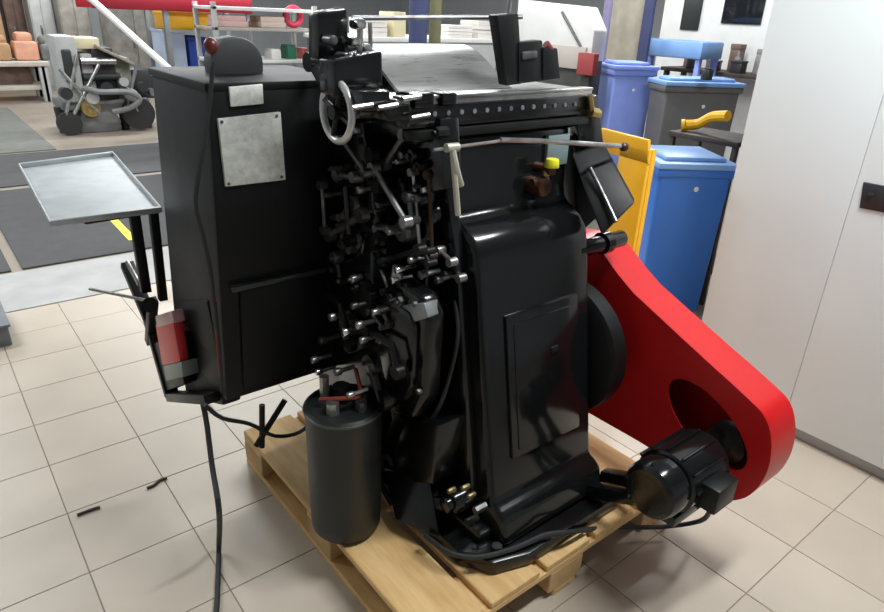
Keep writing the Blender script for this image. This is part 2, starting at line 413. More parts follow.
# red belt guard (y-z outline), hollow with an oval slot
GX0, GX1 = 1.64, 1.78
out = []
def arc(cy, cz, R, a0, a1, n):
    for k in range(n + 1):
        a = math.radians(a0 + (a1 - a0) * k / n); out.append((cy + R * math.cos(a), cz + R * math.sin(a)))
for q in smoothloop([(1.18, .310), (1.05, .316), (.90, .316), (.78, .296), (.69, .281), (.622, .300), (.573, .355), (.549, .44), (.555, .53), (.590, .604), (.66, .642), (.80, .698), (1.06, .805), (1.29, .900)], 4)[4:-4]: out.append(q)
for q in ((1.29, .901), (1.33, .912), (1.40, .90), (1.50, .84), (1.57, .72), (1.59, .60), (1.55, .46), (1.45, .36), (1.30, .318), (1.18, .314)): out.append(q)
def plate(name, outline, holes, x0, x1, m, parent, bevel=0.0):
    cu = bpy.data.curves.new(name, 'CURVE'); cu.dimensions = '2D'; cu.fill_mode = 'BOTH'; cu.extrude = (x1 - x0) / 2; cu.bevel_depth = bevel
    for pts in [outline] + holes:
        sp = cu.splines.new('POLY'); sp.points.add(len(pts) - 1); sp.use_cyclic_u = True
        for p, q in zip(sp.points, pts): p.co = (q[0], q[1], 0, 1)
    tmp = bpy.data.objects.new('tmp', cu); COL.objects.link(tmp)
    me = bpy.data.meshes.new_from_object(tmp.evaluated_get(bpy.context.evaluated_depsgraph_get()))
    bpy.data.objects.remove(tmp); bpy.data.curves.remove(cu)
    me.transform(Matrix(((0, 0, 1, (x0 + x1) / 2), (1, 0, 0, 0), (0, 1, 0, 0), (0, 0, 0, 1))))
    b = MB(); b.bm.from_mesh(me); bpy.data.meshes.remove(me)
    bmesh.ops.remove_doubles(b.bm, verts=b.bm.verts, dist=1e-5)
    return b.build(name, m, parent)
slot = []
for k in range(28):
    a = 2 * math.pi * k / 28; dx, dz = .155 * math.cos(a), .083 * math.sin(a)
    t = math.radians(-31); 
    slot.append((.745 - (dx * math.cos(t) - dz * math.sin(t)), .500 + (dx * math.sin(t) + dz * math.cos(t))))
bpy.context.view_layer.update()
gd = plate('belt_guard', out, [slot], GX0, GX0 + .006, REDG, pr, .0)
gd['label'] = 'glossy red sheet-metal belt guard'
gw = MB()
def inset(pts, d):
    n = len(pts); res = []
    cy = sum(p[0] for p in pts) / n; cz = sum(p[1] for p in pts) / n
    for i in range(n):
        a, b_, c_ = Vector(pts[i - 1]), Vector(pts[i]), Vector(pts[(i + 1) % n])
        t = (c_ - a).normalized(); nn = Vector((t.y, -t.x))
        if nn.dot(Vector((cy, cz)) - b_) < 0: nn = -nn
        res.append(tuple(b_ + nn * d))
    return res
plate('guard_rim', out, [inset(out, .006)], GX0 + .004, GX1, REDG, gd)
plate('guard_back', inset(out, .002), [], GX1 - .006, GX1 - .001, REDG, gd)
MB().lathe([(.02, 0), (.06, 0), (.064, .006), (.05, .012), (.05, .03), (.064, .036), (.06, .042), (.02, .042)], (1.67, .69, .445), (1, 0, 0)).build('motor_pulley', DSTEEL, gd)

# motor: axis along x
MY, MZ = .705, .432
mo = MB().lathe([(.02, -.002), (.064, 0), (.076, .006), (.082, .02), (.082, .07), (.078, .078), (.090, .082), (.091, .25), (.085, .262), (.06, .28), (.02, .28)], (1.315, MY, MZ), (1, 0, 0), 36).build('motor', BLACKG, pr, smooth=24, label='glossy black electric motor')
for k in range(9):
    a = math.radians(200 + k * 30)
    MB().box((1.40, -.004, .087), (1.56, .004, .099), .002, 1, Matrix.Translation((0, MY, MZ)) @ Matrix.Rotation(a, 4, 'X')).build('cooling_fin', BLACKG, mo)
MB().ring((1.318, MY, MZ), (1, 0, 0), .048, .004).ring((1.318, MY, MZ), (1, 0, 0), .028, .004).build('fan_grille', BLACKM, mo)
MB().cyl((1.57, MY, MZ), (1.69, MY, MZ), .016).build('motor_shaft', DSTEEL, mo)
MB().box((1.43, MY - .135, MZ - .045), (1.53, MY - .07, MZ + .035), .008).build('terminal_box', BLACKM, mo)
mb = MB().box((1.38, MY - .06, MZ - .115), (1.55, MY + .06, MZ - .08), .006)
mb.hexa([(1.40, .74, .31), (1.44, .74, .31), (1.44, .98, .18), (1.40, .98, .18), (1.40, .74, .345), (1.44, .74, .345), (1.44, .98, .24), (1.40, .98, .24)], .005)
mb.hexa([(1.50, .74, .31), (1.54, .74, .31), (1.54, .98, .18), (1.50, .98, .18), (1.50, .74, .345), (1.54, .74, .345), (1.54, .98, .24), (1.50, .98, .24)], .005)
mb.build('motor_bracket', BLACK, pr)
MB().tube([(1.50, MY - .12, MZ - .03), W(712, 508, x=1.5), W(700, 521, y=.70), W(660, 527, y=.80), W(610, 527, y=.88), W(570, 532, z=.205), W(545, 535, z=.215), W(515, 548, z=.21), W(480, 557, z=.205), W(450, 553, z=.21), W(425, 535, z=.21)], .0075).build('motor_cable', RUBBER, pr)
# -- control box hanging on the -x side
bxo = MB().hexa([(.535, 1.60, .53), (1.00, 1.60, .53), (1.00, 2.03, .53), (.535, 2.03, .53),
                 (.572, 1.60, 1.395), (1.00, 1.60, 1.395), (1.00, 2.03, 1.395), (.572, 2.03, 1.395)], .01).build('control_box', BOXM, pr, label='tall black control box with two plates')
MB().hexa([(.585, 1.588, .56), (.985, 1.588, .56), (.985, 1.61, .56), (.585, 1.61, .56),
           (.60, 1.588, .865), (.985, 1.588, .865), (.985, 1.61, .865), (.60, 1.61, .865)], .008).build('lower_cover', BOXM, bxo)
MB().box((.575, 1.575, .868), (.985, 1.61, 0.885), .005).build('ledge', mat('highlit_black_edge', (.03, .032, .034), .25), bxo)  # lighter than the box: the ledge's highlight is put into the colour
MB().box((.566, 1.597, 1.378), (1.0, 2.04, 1.400), .006).build('box_lid', BOXM, bxo)
MB().prism([(W(a, b_, x=.54).y, W(a, b_, x=.54).z) for a, b_ in ((174, 300), (186, 398), (222, 406), (222, 372), (206, 300))], 0, .54, .60, .008).build('lower_housing', BOXM, bxo)
def yplate(name, corners, y, th, m, label):
    p = [W(a, b_, y=y) for a, b_ in corners]
    MB().hexa([q for q in p] + [q + Vector((0, th, 0)) for q in p], .0025).build(name, m, bxo, label=label)
yplate('instruction_plate', [(218, 119), (281, 112), (286, 180), (226, 187)], 1.590, .012, PLATE, 'worn aluminium instruction plate')
yplate('name_plate', [(229, 87), (263, 84), (264, 104), (231, 107)], 1.592, .008, PLATE, 'small aluminium plate')
pc = [W(a, b_, y=1.590) for a, b_ in ((222, 123), (277, 117), (281, 176), (229, 183))]
for q in ((222, 122), (277, 116), (282, 177), (229, 184)):
    MB().cyl(W(*q, y=1.588), W(*q, y=1.588) + Vector((0, .006, 0)), .004, n=8).build('rivet', DSTEEL, bxo)
# loose wire down the box edge
MB().tube([W(213, 62, y=1.58), W(210, 100, y=1.58), W(205, 140, y=1.575), W(199, 172, y=1.575), W(196, 205, y=1.58), W(203, 235, y=1.57), W(210, 268, y=1.57), W(214, 300, y=1.575), W(219, 345, y=1.575), W(222, 392, y=1.575)], .0055).build('edge_cable', RUBBER, bxo)
MB().tube([W(216, 300, y=1.575), W(217, 340, y=1.575), W(221, 385, y=1.575)], .003).build('red_wire', mat('dull_red_wire', (.25, .02, .02), .5), bxo)
# dome on the box and knob lever
dm = MB().prism([(W(213, 76, y=1.8).x, 1.39)] + [(W(238, 70, y=1.8).x + .071 * math.cos(a), 1.405 + .02 + .068 * math.sin(a)) for a in [math.pi - math.pi * k / 14 for k in range(15)]] + [(W(262, 76, y=1.8).x, 1.39)], 1, 1.79, 1.86, .006)
dm.build('dome_cover', mat('slate_dome', (.045, .048, .052), .5), bxo, label='dark slate half-round cover')
MB().tube([W(212, 88, y=1.58), W(212, 52, y=1.58)], .004).build('knob_rod', DSTEEL, bxo)
MB().sph(W(211, 46, y=1.58), .017, (1, 1, 1.1)).build('lever_knob', mat('maroon_knob', (.13, .025, .02), .3), bxo, label='maroon ball knob')
# red switch unit at the outer side of the box
sw = MB().hexa([W(150, 345, x=.50), W(164, 392, x=.50), W(184, 384, x=.50), W(174, 334, x=.50),
                *(q + Vector((.05, 0, 0)) for q in (W(150, 345, x=.50), W(164, 392, x=.50), W(184, 384, x=.50), W(174, 334, x=.50)))], .004).build('switch_unit', BLACKM, bxo)
MB().hexa([W(155, 324, x=.488), W(162, 366, x=.488), W(180, 362, x=.488), W(172, 318, x=.488),
           *(q + Vector((.03, 0, 0)) for q in (W(155, 324, x=.488), W(162, 366, x=.488), W(180, 362, x=.488), W(172, 318, x=.488)))], .006).build('red_cover', REDP, sw, label='red switch cover')
MB().hexa([W(155, 316, x=.487), W(157, 328, x=.487), W(174, 323, x=.487), W(171, 311, x=.487),
           *(q + Vector((.035, 0, 0)) for q in (W(155, 316, x=.487), W(157, 328, x=.487), W(174, 323, x=.487), W(171, 311, x=.487)))], .004).build('pink_cap', mat('faded_pink', (.55, .30, .31), .4), sw)
MB().hexa([W(163, 366, x=.487), W(166, 381, x=.487), W(183, 377, x=.487), W(181, 362, x=.487),
           *(q + Vector((.05, 0, 0)) for q in (W(163, 366, x=.487), W(166, 381, x=.487), W(183, 377, x=.487), W(181, 362, x=.487)))], .003).build('grey_terminal', mat('grey_green', (.22, .26, .24), .5), sw)
# bracket arm outside
br = MB()
def bar(p, q, wd, th=.012, bev=.003):
    p, q = Vector(p), Vector(q); d = (q - p); L = d.length; d.normalize()
    sx = Vector((0, 0, 1)).cross(d) if abs(d.z) < .9 else Vector((0, 1, 0)).cross(d)
    sx.normalize(); sz = d.cross(sx)
    M = Matrix((sx, sz, d)).transposed().to_4x4(); M.translation = p
    return dict(lo=(-wd / 2, -th / 2, 0), hi=(wd / 2, th / 2, L), bev=bev, M=M)
for a, c_ in (((127, 264), (150, 318)), ((150, 318), (172, 396)), ((172, 396), (212, 398))):
    br.box(**bar(W(*a, x=.515), W(*c_, x=.515), .045, .03))
br.box(**bar(W(153, 300, x=.505), W(150, 342, x=.505), .03, .03))
br.cyl(W(150, 305, x=.49), W(150, 305, x=.56), .025)
bro = br.build('tray_bracket', BLACKM, bxo)
MB().tube([W(90, 289, x=.40), W(150, 301, x=.50)], .006, smooth=1).build('lever_rod', DSTEEL, bro)
MB().box(**bar(W(127, 262, x=.508), W(139, 284, x=.508), .012, .018)).build('bracket_edge', STEEL, bro)
# tray: galvanised, on two posts
TZ = .952
t0, t1, t2, t3 = (Vector((q.x, q.y, TZ)) for q in (W(18, 163, z=TZ + .018), W(49, 221, z=TZ + .018), W(162, 207, z=TZ + .018), W(113, 151, z=TZ + .018)))
tr = MB()
cN = (t0 + t1 + t2 + t3) / 4
def shr(p, k): return cN + (p - cN) * k
tr.hexa([shr(q, .97) for q in (t0, t1, t2, t3)] + [shr(q, .97) - Vector((0, 0, .004)) for q in (t0, t1, t2, t3)])
tray = tr.build('tray', GALV, pr, label='shallow galvanised sheet-metal tray')
Q = [t0, t1, t2, t3]
for i in range(4):
    p, q = Q[i], Q[(i + 1) % 4]
    MB().hexa([p, q, shr(q, .965), shr(p, .965), p + Vector((0, 0, .018)), q + Vector((0, 0, .018)), shr(q, .965) + Vector((0, 0, .018)), shr(p, .965) + Vector((0, 0, .018))], .003).build('tray_rim', GALV, tray)
pa_, pb_ = W(134, 213, z=TZ - .012), W(153, 210, z=TZ - .012)
MB().box(**bar(W(146, 292, x=.505), pa_, .032, .028)).build('tray_post', BLACKM, pr)
MB().box(**bar(W(163, 300, x=.56), pb_, .028, .028)).build('tray_post', BLACKM, pr)
MB().box(**bar(pa_ + (pa_ - pb_) * 2.5 - zz * .002, pb_ - zz * .002, .03, .014)).build('tray_support', BLACKM, pr)

# -- oil tank in front of the control box
TC = (.770, 1.345)
tk = MB().lathe([(.02, .148), (.092, .150), (.102, .165), (.104, .20), (.107, .55), (.109, .562), (.109, .572), (.103, .578), (.02, .580)], (*TC, 0), (0, 0, 1), 36).build('oil_tank', TANKM, pr, label='dull black cylindrical oil tank')
MB().ring((*TC, .566), (0, 0, 1), .107, .005).build('tank_rim', mat('greenish_steel', (.10, .12, .11), .35, .6), tk)
for dx, dy, r_, h_, m_ in ((-.05, -.03, .018, .035, STEEL), (.02, -.06, .016, .03, DSTEEL), (.0, .01, .025, .05, BLACKG), (-.03, .05, .014, .07, STEEL), (.055, -.02, .014, .025, DSTEEL)):
    MB().cyl((TC[0] + dx, TC[1] + dy, .578), (TC[0] + dx, TC[1] + dy, .578 + h_), r_, n=8).build('tank_fitting', m_, tk)
MB().tube([(TC[0] - .06, TC[1] + .02, .60), (TC[0] - .02, TC[1] - .05, .625), (TC[0] + .03, TC[1] - .04, .615), (TC[0] + .06, TC[1] + .03, .65)], .006).build('red_hose', mat('brick_red_hose', (.30, .05, .03), .45), tk)
for z_ in (.22, .46): MB().box((.80, 1.42, z_), (1.06, 1.50, z_ + .04), .004).build('tank_bracket', BLACK, pr)

# -- gear case bulging from the side of the frame
gp = [W(366, 277, x=.90), W(378, 268, x=.90), W(420, 296, x=.90), W(428, 318, x=.90), W(424, 398, x=.90), W(412, 420, x=.90), W(392, 416, x=.90), W(382, 375, x=.90)]
gc = MB().prism([(q.y, q.z) for q in gp], 0, .90, .96, .016, 3).build('gear_case', BLACK, pr)
gq = [(q.y, q.z) for q in gp]
ctr = (sum(q[0] for q in gq) / 8, sum(q[1] for q in gq) / 8)
MB().prism([(ctr[0] + (q[0] - ctr[0]) * .72, ctr[1] + (q[1] - ctr[1]) * .72) for q in gq], 0, .882, .905, .01).build('case_cover', BLACK, gc)
for q in gq[::2]:
    p = (ctr[0] + (q[0] - ctr[0]) * .86, ctr[1] + (q[1] - ctr[1]) * .86)
    MB().cyl((.888, *p), (.902, *p), .008, n=6).build('bolt', DSTEEL, gc)
hp = [W(400, 306, x=.89), W(408, 324, x=.89), W(428, 318, x=.89), W(424, 303, x=.89)]
MB().hexa([q for q in hp] + [q + Vector((.06, .02, -.01)) for q in hp], .004).build('case_highlight', mat('highlight_grey', (.30, .32, .33), .4, .5), gc)  # added pale plate standing in for the highlight on the case top
MB().cyl(W(397, 277, x=.90), W(397, 277, x=.90) + Vector((0, 0, .03)), .016, .012, 12).build('filler_cap', STEEL, gc)
MB().tube([W(381, 270, x=.893), W(393, 300, x=.893), W(407, 327, x=.893)], .004).build('case_edge_highlight', DSTEEL, gc)  # added thin tube that draws the highlight along the case edge

# -- linkage on the side of the press: wheels, levers, rods, knobs
SX = 1.0
def disc(px, py, x, r, th, m, name='cam_disc', n=24):
    c = W(px, py, x=x); return MB().lathe([(r * .25, -th * .25), (r * .3, 0), (r * .85, 0), (r, th * .2), (r, th), (r * .2, th)], c, (1, 0, 0), n).build(name, m, pr)
def rod(pts, r, m, x, name='rod', sm=1, ends=True):
    P = [W(a, b_, x=x) if len((a, b_)) == 2 else None for a, b_ in pts]
    o = MB().tube(P, r, 10, sm)
    if ends:
        for q in (P[0], P[-1]): o.cyl(q - Vector((.012, 0, 0)), q + Vector((.012, 0, 0)), r * 2.0, n=14)
    return o.build(name, m, pr)
# backing plate that the linkage is mounted on
MB().box((.985, 1.27, .62), (1.06, 1.72, 1.30), .012).build('side_plate', BLACK, pr)
MB().box((.93, 1.45, .80), (1.0, 1.62, 1.24), .012).build('side_block', BLACK, pr)
disc(350, 205, .90, .055, .03, BLACK); disc(350, 205, .885, .025, .03, DSTEEL, 'hub')
disc(330, 270, .86, .05, .03, BLACK); disc(332, 258, .85, .018, .03, DSTEEL, 'hub')
disc(395, 190, .95, .035, .03, BLACK); disc(400, 232, .93, .03, .04, DSTEEL, 'cam_disc'); disc(425, 215, .97, .028, .03, BLACK)
g = W(345, 328, x=.83); MB().gear(g, (1, 0, 0), .032, .03, 18, .005).build('gear', DSTEEL, pr)
g = W(362, 300, x=.86); MB().gear(g, (1, 0, 0), .045, .025, 26, .005).build('gear', BLACKM, pr)
g = W(378, 245, x=.93); MB().gear(g, (1, 0, 0), .05, .02, 28, .004).build('gear', BLACKM, pr)
rod([(374, 168), (406, 222)], .0075, STEEL, .90)
rod([(342, 140), (366, 173)], .006, DSTEEL, .86)
rod([(372, 155), (366, 176), (378, 186)], .010, BLACKM, .90)
rod([(413, 172), (420, 248)], .005, STEEL, .95)
rod([(429, 175), (432, 256)], .0055, mat('dark_brown_rod', (.06, .035, .025), .4, .5), .97)
rod([(322, 185), (325, 230)], .006, DSTEEL, .84)
rod([(338, 175), (355, 177)], .007, DSTEEL, .84)
rod([(345, 180), (350, 240)], .009, BLACK, .86)
rod([(360, 252), (392, 258), (420, 250)], .008, BLACKM, .92)
rod([(318, 285), (340, 305), (350, 345)], .010, BLACK, .82)
rod([(330, 235), (362, 215)], .010, DSTEEL, .86)
rod([(405, 135), (385, 165)], .008, DSTEEL, .93)
rod([(440, 250), (452, 262)], .006, STEEL, 1.0)
rod([(447, 275), (461, 278)], .006, STEEL, 1.02)
rod([(368, 330), (392, 345), (398, 372)], .010, BLACKM, .85)
rod([(372, 365), (382, 400)], .016, BLACK, .84)
for px_, py_, x_, r_, m_ in ((332, 317, .80, .012, STEEL), (345, 332, .79, .013, CHROME), (359, 325, .81, .011, STEEL), (354, 306, .82, .010, DSTEEL), (363, 340, .82, .010, STEEL), (375, 312, .84, .009, STEEL),
                             (398, 270, .89, .011, CHROME), (394, 280, .885, .010, CHROME), (411, 260, .93, .009, STEEL), (422, 275, .94, .012, DSTEEL), (438, 280, .98, .011, DSTEEL), (390, 232, .91, .009, STEEL),
                             (322, 340, .79, .012, DSTEEL), (314, 360, .76, .010, STEEL), (318, 372, .75, .009, CHROME), (337, 372, .77, .011, DSTEEL), (350, 395, .76, .009, STEEL), (327, 195, .83, .008, DSTEEL), (345, 215, .86, .010, DSTEEL),
                             (378, 205, .90, .009, DSTEEL), (424, 190, .96, .008, STEEL), (402, 155, .93, .010, DSTEEL), (360, 190, .86, .010, STEEL)):
    c = W(px_, py_, x=x_); MB().cyl(c, c + Vector((.055, 0, 0)), r_ * .6, n=10).cyl(c - Vector((.008, 0, 0)), c + Vector((.012, 0, 0)), r_, n=10, bev=.002).build('stud', m_, pr)
# slanted plates and castings filling the linkage
for pts, x_, th, m_ in (([(318, 130), (362, 122), (372, 190), (330, 200)], .90, .08, BLACK), ([(322, 200), (372, 190), (378, 262), (328, 268)], .90, .08, BLACK),
                        ([(380, 110), (440, 118), (444, 190), (400, 200)], .97, .06, BLACK), ([(322, 268), (372, 250), (372, 340), (330, 350)], .88, .10, BLACK),
                        ([(330, 345), (378, 330), (392, 420), (372, 470), (350, 420)], .90, .12, BLACK), ([(385, 415), (440, 425), (432, 485), (392, 480)], .93, .12, BLACK)):
    q = [W(a, b_, x=x_) for a, b_ in pts]
    MB().prism([(p.y, p.z) for p in q], 0, x_, x_ + th, .008).build('casting', m_, pr)
# smaller nuts, collars and links between them
rs = random.Random(11)
for k in range(46):
    px_, py_ = rs.uniform(324, 440), rs.uniform(128, 345)
    if px_ > 400 and py_ > 265: continue
    x_ = .86 + (px_ - 324) / 116 * .10 - (.04 if py_ > 260 else 0)
    c = W(px_, py_, x=x_); r_ = rs.uniform(.006, .015); m_ = rs.choice((DSTEEL, DSTEEL, BLACKG, BLACKM, STEEL))
    if k % 3 == 0:
        d = Vector((rs.uniform(-.2, .2), rs.uniform(-1, 1), rs.uniform(-1, 1))).normalized() * rs.uniform(.03, .06)
        MB().cyl(c, c + d, r_ * .45, n=10).cyl(c - Vector((.01, 0, 0)), c + Vector((.03, 0, 0)), r_, n=12).cyl(c + d - Vector((.01, 0, 0)), c + d + Vector((.02, 0, 0)), r_ * .8, n=12).build('link', m_, pr)
    else:
        MB().cyl(c, c + Vector((.035, 0, 0)), r_ * 1.1, n=rs.choice((6, 14)), bev=.0015).cyl(c - Vector((.008, 0, 0)), c, r_ * .5, n=10).build('collar_nut', m_, pr)
# handwheel
hc = W(337, 112, x=.76)
hw = MB().ring(hc, (1, 0, 0), .064, .0085, 36, 12)  .build('handwheel', mat('pale_rim', (.66, .67, .66), .3, .55), pr, label='chrome-rimmed handwheel')
hb = MB()
for k in range(4):
    a = math.radians(20 + 90 * k); hb.cyl(hc, hc + Vector((.0, math.cos(a) * .063, math.sin(a) * .063)), .006)
hb.cyl(hc - Vector((.015, 0, 0)), hc + Vector((.03, 0, 0)), .016)
hb.build('spokes', BLACKM, hw)
MB().cyl(hc, hc + Vector((.28, 0, 0)), .010).cyl(hc + Vector((.05, 0, 0)), hc + Vector((.10, 0, 0)), .018).build('wheel_shaft', DSTEEL, hw)
rod([(311, 62), (331, 98)], .012, BLACKM, .84, 'black_lever')

# -- head of the press: table, perforated rim, curved plate, blocks, rods
FY = 1.235
tl = MB().box((.86, FY, 1.372), (1.535, FY + .30, 1.392), .005).build('feed_table', STEEL, pr, label='worn steel feed table')
rim = MB().box((.885, FY - .006, 1.325), (1.545, FY + .05, 1.378), .006).build('table_rim', BLACK, pr)
for k in range(13):
    x = .965 + k * .041
    MB().cyl((x, FY - .009, 1.357), (x, FY - .003, 1.357), .006, n=10).build('rim_stud', STEEL, rim)
MB().box((.93, FY + .02, 1.285), (1.50, FY + .3, 1.33), .01).build('under_beam', BLACK, pr)
MB().box((.89, FY - .012, 1.300), (1.52, FY + .02, 1.322), .004).build('gripper_bar', BLACKM, pr)
# curved light metal sheet behind the table
cs = MB(); segs = 12; A = []; Bv = []
xa0, xa1 = W(386, 88, y=FY + .1).x, W(499, 74, y=FY + .1).x
prof_s = []
for k in range(segs + 1):
    t = k / segs; prof_s.append((FY + .10 + .22 * t, 1.393 + .098 * math.sin(t * math.pi / 2) ** 1.3))
o_ = prof_s + [(q[0] + .006, q[1] - .006) for q in prof_s[::-1]]
cs.prism(o_, 0, .945, 1.315).build('curved_plate', mat('brushed_sheet', (.36, .36, .355), .30, .75, var=.1, scale=12, stretch=(1, 12, 12)), pr, label='bright curved sheet-metal plate')
MB().box((.905, FY + .30, 1.30), (1.33, FY + .42, 1.488), .01).build('plate_support', BLACKM, pr)
lp = [W(383, 88, y=FY + .02), W(397, 104, y=FY - .005), W(592, 84, y=FY - .005), W(590, 76, y=FY + .02)]
MB().box((.87, FY - .006, 1.391), (1.53, FY + .03, 1.398), .002).build('table_lip', STEEL, pr)
# left head block
hb = MB().hexa([W(334, 97, y=1.30), W(384, 92, y=1.30), W(384, 92, y=1.30) + Vector((0, .07, 0)), W(334, 97, y=1.30) + Vector((0, .07, 0)),
                W(334, 60, y=1.30), W(383, 50, y=1.30), W(383, 50, y=1.30) + Vector((0, .07, 0)), W(334, 60, y=1.30) + Vector((0, .07, 0))], .008).build('head_block', BLACK, pr)
MB().hexa([W(318, 60, y=1.40), W(350, 58, y=1.40), W(350, 58, y=1.40) + Vector((0, .05, 0)), W(318, 60, y=1.40) + Vector((0, .05, 0)),
           W(318, 12, y=1.40), W(348, 8, y=1.40), W(348, 8, y=1.40) + Vector((0, .05, 0)), W(318, 12, y=1.40) + Vector((0, .05, 0))], .008).build('upper_block', BLACK, hb)
for q, r_, m_ in (((360, 24), .012, CHROME), ((355, 42), .010, CHROME), ((366, 48), .010, STEEL), ((345, 58), .012, STEEL), ((332, 40), .010, DSTEEL)):
    c = W(*q, y=1.36); MB().cyl(c - Vector((0, .01, 0)), c + Vector((0, .03, 0)), r_, n=12, bev=.002).build('screw', m_, hb)
MB().cyl(W(360, 24, y=1.36), W(360, 60, y=1.36), .007).cyl(W(370, 22, y=1.38), W(371, 60, y=1.38), .005).build('adjuster_post', STEEL, hb)
MB().tube([W(338, 7, y=1.42), W(334, 30, y=1.42)], .008).build('top_pin', STEEL, hb)
bl = MB()
for q, s_ in (((372, 100), .035), ((395, 112), .03), ((420, 100), .028), ((445, 98), .022)):
    c = W(*q, y=1.235); bl.box(c - Vector((s_, .02, s_ * .6)), c + Vector((s_, .06, s_ * .6)), .006)
bl.build('guide_block', BLACK, pr)
for q in ((402, 99), (411, 118), (352, 108), (378, 108)):
    c = W(*q, y=1.20); MB().cyl(c, c + Vector((.05, 0, .004)), .006, n=10).build('guide_pin', STEEL, pr)
# top rod and right block
MB().tube([W(352, 18, y=1.48), W(522, 17, y=1.36)], .006, smooth=1).build('top_rod', DSTEEL, pr)
def yblk(c4, y, dep, name, m, par):
    q = [W(a, b_, y=y) for a, b_ in c4]
    return MB().hexa(q + [p + Vector((0, dep, 0)) for p in q], .005).build(name, m, par)
rb = yblk([(507, 86), (523, 84), (519, 13), (497, 15)], 1.29, .035, 'right_block', BLACKM, pr)
yblk([(519, 84), (545, 81), (543, 40), (519, 42)], 1.285, .035, 'side_shoe', BLACKM, rb)
yblk([(543, 81), (561, 79), (558, 48), (543, 47)], 1.28, .035, 'side_shoe', BOXM, rb)
yblk([(523, 60), (538, 58), (538, 50), (523, 52)], 1.278, .01, 'shoe_plate', DSTEEL, rb)
MB().cyl(W(510, 0, y=1.32), W(508, 16, y=1.32), .006).build('block_pin', STEEL, rb)
MB().cyl(W(546, 44, y=1.29), W(552, 52, y=1.29), .010).build('red_button', mat('dull_red', (.20, .04, .04), .5), rb)
MB().cyl(W(590, 112, y=1.22), W(598, 114, y=1.22), .014).cyl(W(590, 95, y=1.22), W(592, 112, y=1.22), .008).build('brass_pivot', BRASS, rb)
MB().hexa([W(575, 100, y=1.24), W(598, 95, y=1.24), W(604, 145, y=1.22), W(580, 148, y=1.22),
           *(q + Vector((.03, .06, 0)) for q in (W(575, 100, y=1.24), W(598, 95, y=1.24), W(604, 145, y=1.22), W(580, 148, y=1.22)))], .005).build('end_bracket', BLACK, pr)
# long control rod with brown knob
rd = MB().tube([W(434, 150, y=1.14), W(500, 141, y=1.13)], .004, smooth=1).build('crossbar', STEEL, pr)
MB().tube([W(500, 140, y=1.13), W(540, 141, y=1.13), W(620, 146, y=1.13)], .0065, smooth=1).build('control_rod', STEEL, pr)
MB().sph(W(624, 147, y=1.13), .013, (1.2, 1, 1)).build('rod_knob', mat('dark_brown_knob', (.06, .018, .012), .3), pr, label='dark brown knob')
MB().tube([W(452, 147, y=1.13), W(456, 168, y=1.12), W(461, 185, y=1.13)], .008, smooth=2).tube([W(452, 147, y=1.13), W(456, 190, y=1.12), W(458, 215, y=1.12)], .007, smooth=2).cyl(W(446, 148, y=1.13), W(458, 147, y=1.13), .010).build('hanging_lever', mat('bone_lever', (.55, .53, .45), .35, .3), pr, label='pale hanging lever')

# -- bottom: small pump with brass fittings, pipes
pm = W(455, 500, x=.98)
po = MB().cyl((.96, pm.y, pm.z), (1.08, pm.y, pm.z), .036, n=24, bev=.005).cyl((.94, pm.y, pm.z), (.97, pm.y, pm.z), .024, n=20, bev=.003).build('pump', BLACKG, pr)
for q, r_ in (((448, 492), .010), ((462, 489), .010), ((468, 497), .008), ((430, 496), .010), ((418, 492), .008)):
    c = W(*q, x=.95); MB().cyl(c, c + Vector((.025, 0, 0)), r_ * .8, n=8, bev=.001).build('brass_fitting', mat('dull_brass', (.20, .16, .08), .4, .8), po)
MB().cyl(W(415, 500, x=.96), W(445, 505, x=.96), .016).build('pump_pipe', DSTEEL, po)
for q in ((472, 520), (480, 508)):
    c = W(*q, x=1.02); MB().cyl(c - Vector((.02, 0, 0)), c + Vector((.02, 0, 0)), .012, n=6).build('bolt', DSTEEL, pr)
MB().tube([W(455, 300, x=1.02), W(458, 335, x=1.01), W(450, 375, x=1.0), W(440, 405, x=.97), W(426, 430, x=.95), W(420, 455, x=.95), W(419, 492, x=.95)], .006).build('oil_pipe', RUBBER, pr)
MB().tube([W(395, 470, x=.93), W(385, 455, x=.92), W(380, 480, x=.91), W(392, 505, x=.92)], .008).build('oil_pipe', RUBBER, pr)
MB().hexa([W(384, 470, x=.90), W(430, 480, x=.95), W(440, 540, z=.2), W(395, 520, z=.2), *(q + Vector((.08, .1, 0)) for q in (W(384, 470, x=.90), W(430, 480, x=.95), W(440, 540, z=.2), W(395, 520, z=.2)))], .006).build('foot_casting', BLACK, pr)
# struts under the control box down to the base
MB().tube([W(262, 405, y=1.75), W(262, 447, y=1.75)], .010, smooth=1).tube([W(285, 400, y=1.75), W(256, 446, y=1.75)], .010, smooth=1).build('strut', BLACKM, pr)
MB().tube([W(205, 405, y=1.62), W(222, 418, y=1.62), W(250, 424, y=1.66), W(275, 436, y=1.68), W(300, 432, y=1.66), W(318, 415, y=1.6)], .0065).build('box_cable', RUBBER, pr)

# ================================================================== CABLE ON THE FLOOR
cb = MB().tube([W(203, 404, y=1.63), W(207, 425, y=1.62), W(212, 465, y=1.56), W(219, 510, y=1.45), W(219, 545, z=.03), W(218, 580, z=.008), W(216, 615, z=.008), W(205, 680, z=.008), W(150, 760, z=.008)], .008)
tag(cb.build('power_cable', RUBBER), 'black power cable dropping from the control box and trailing over the tiles', 'cable')

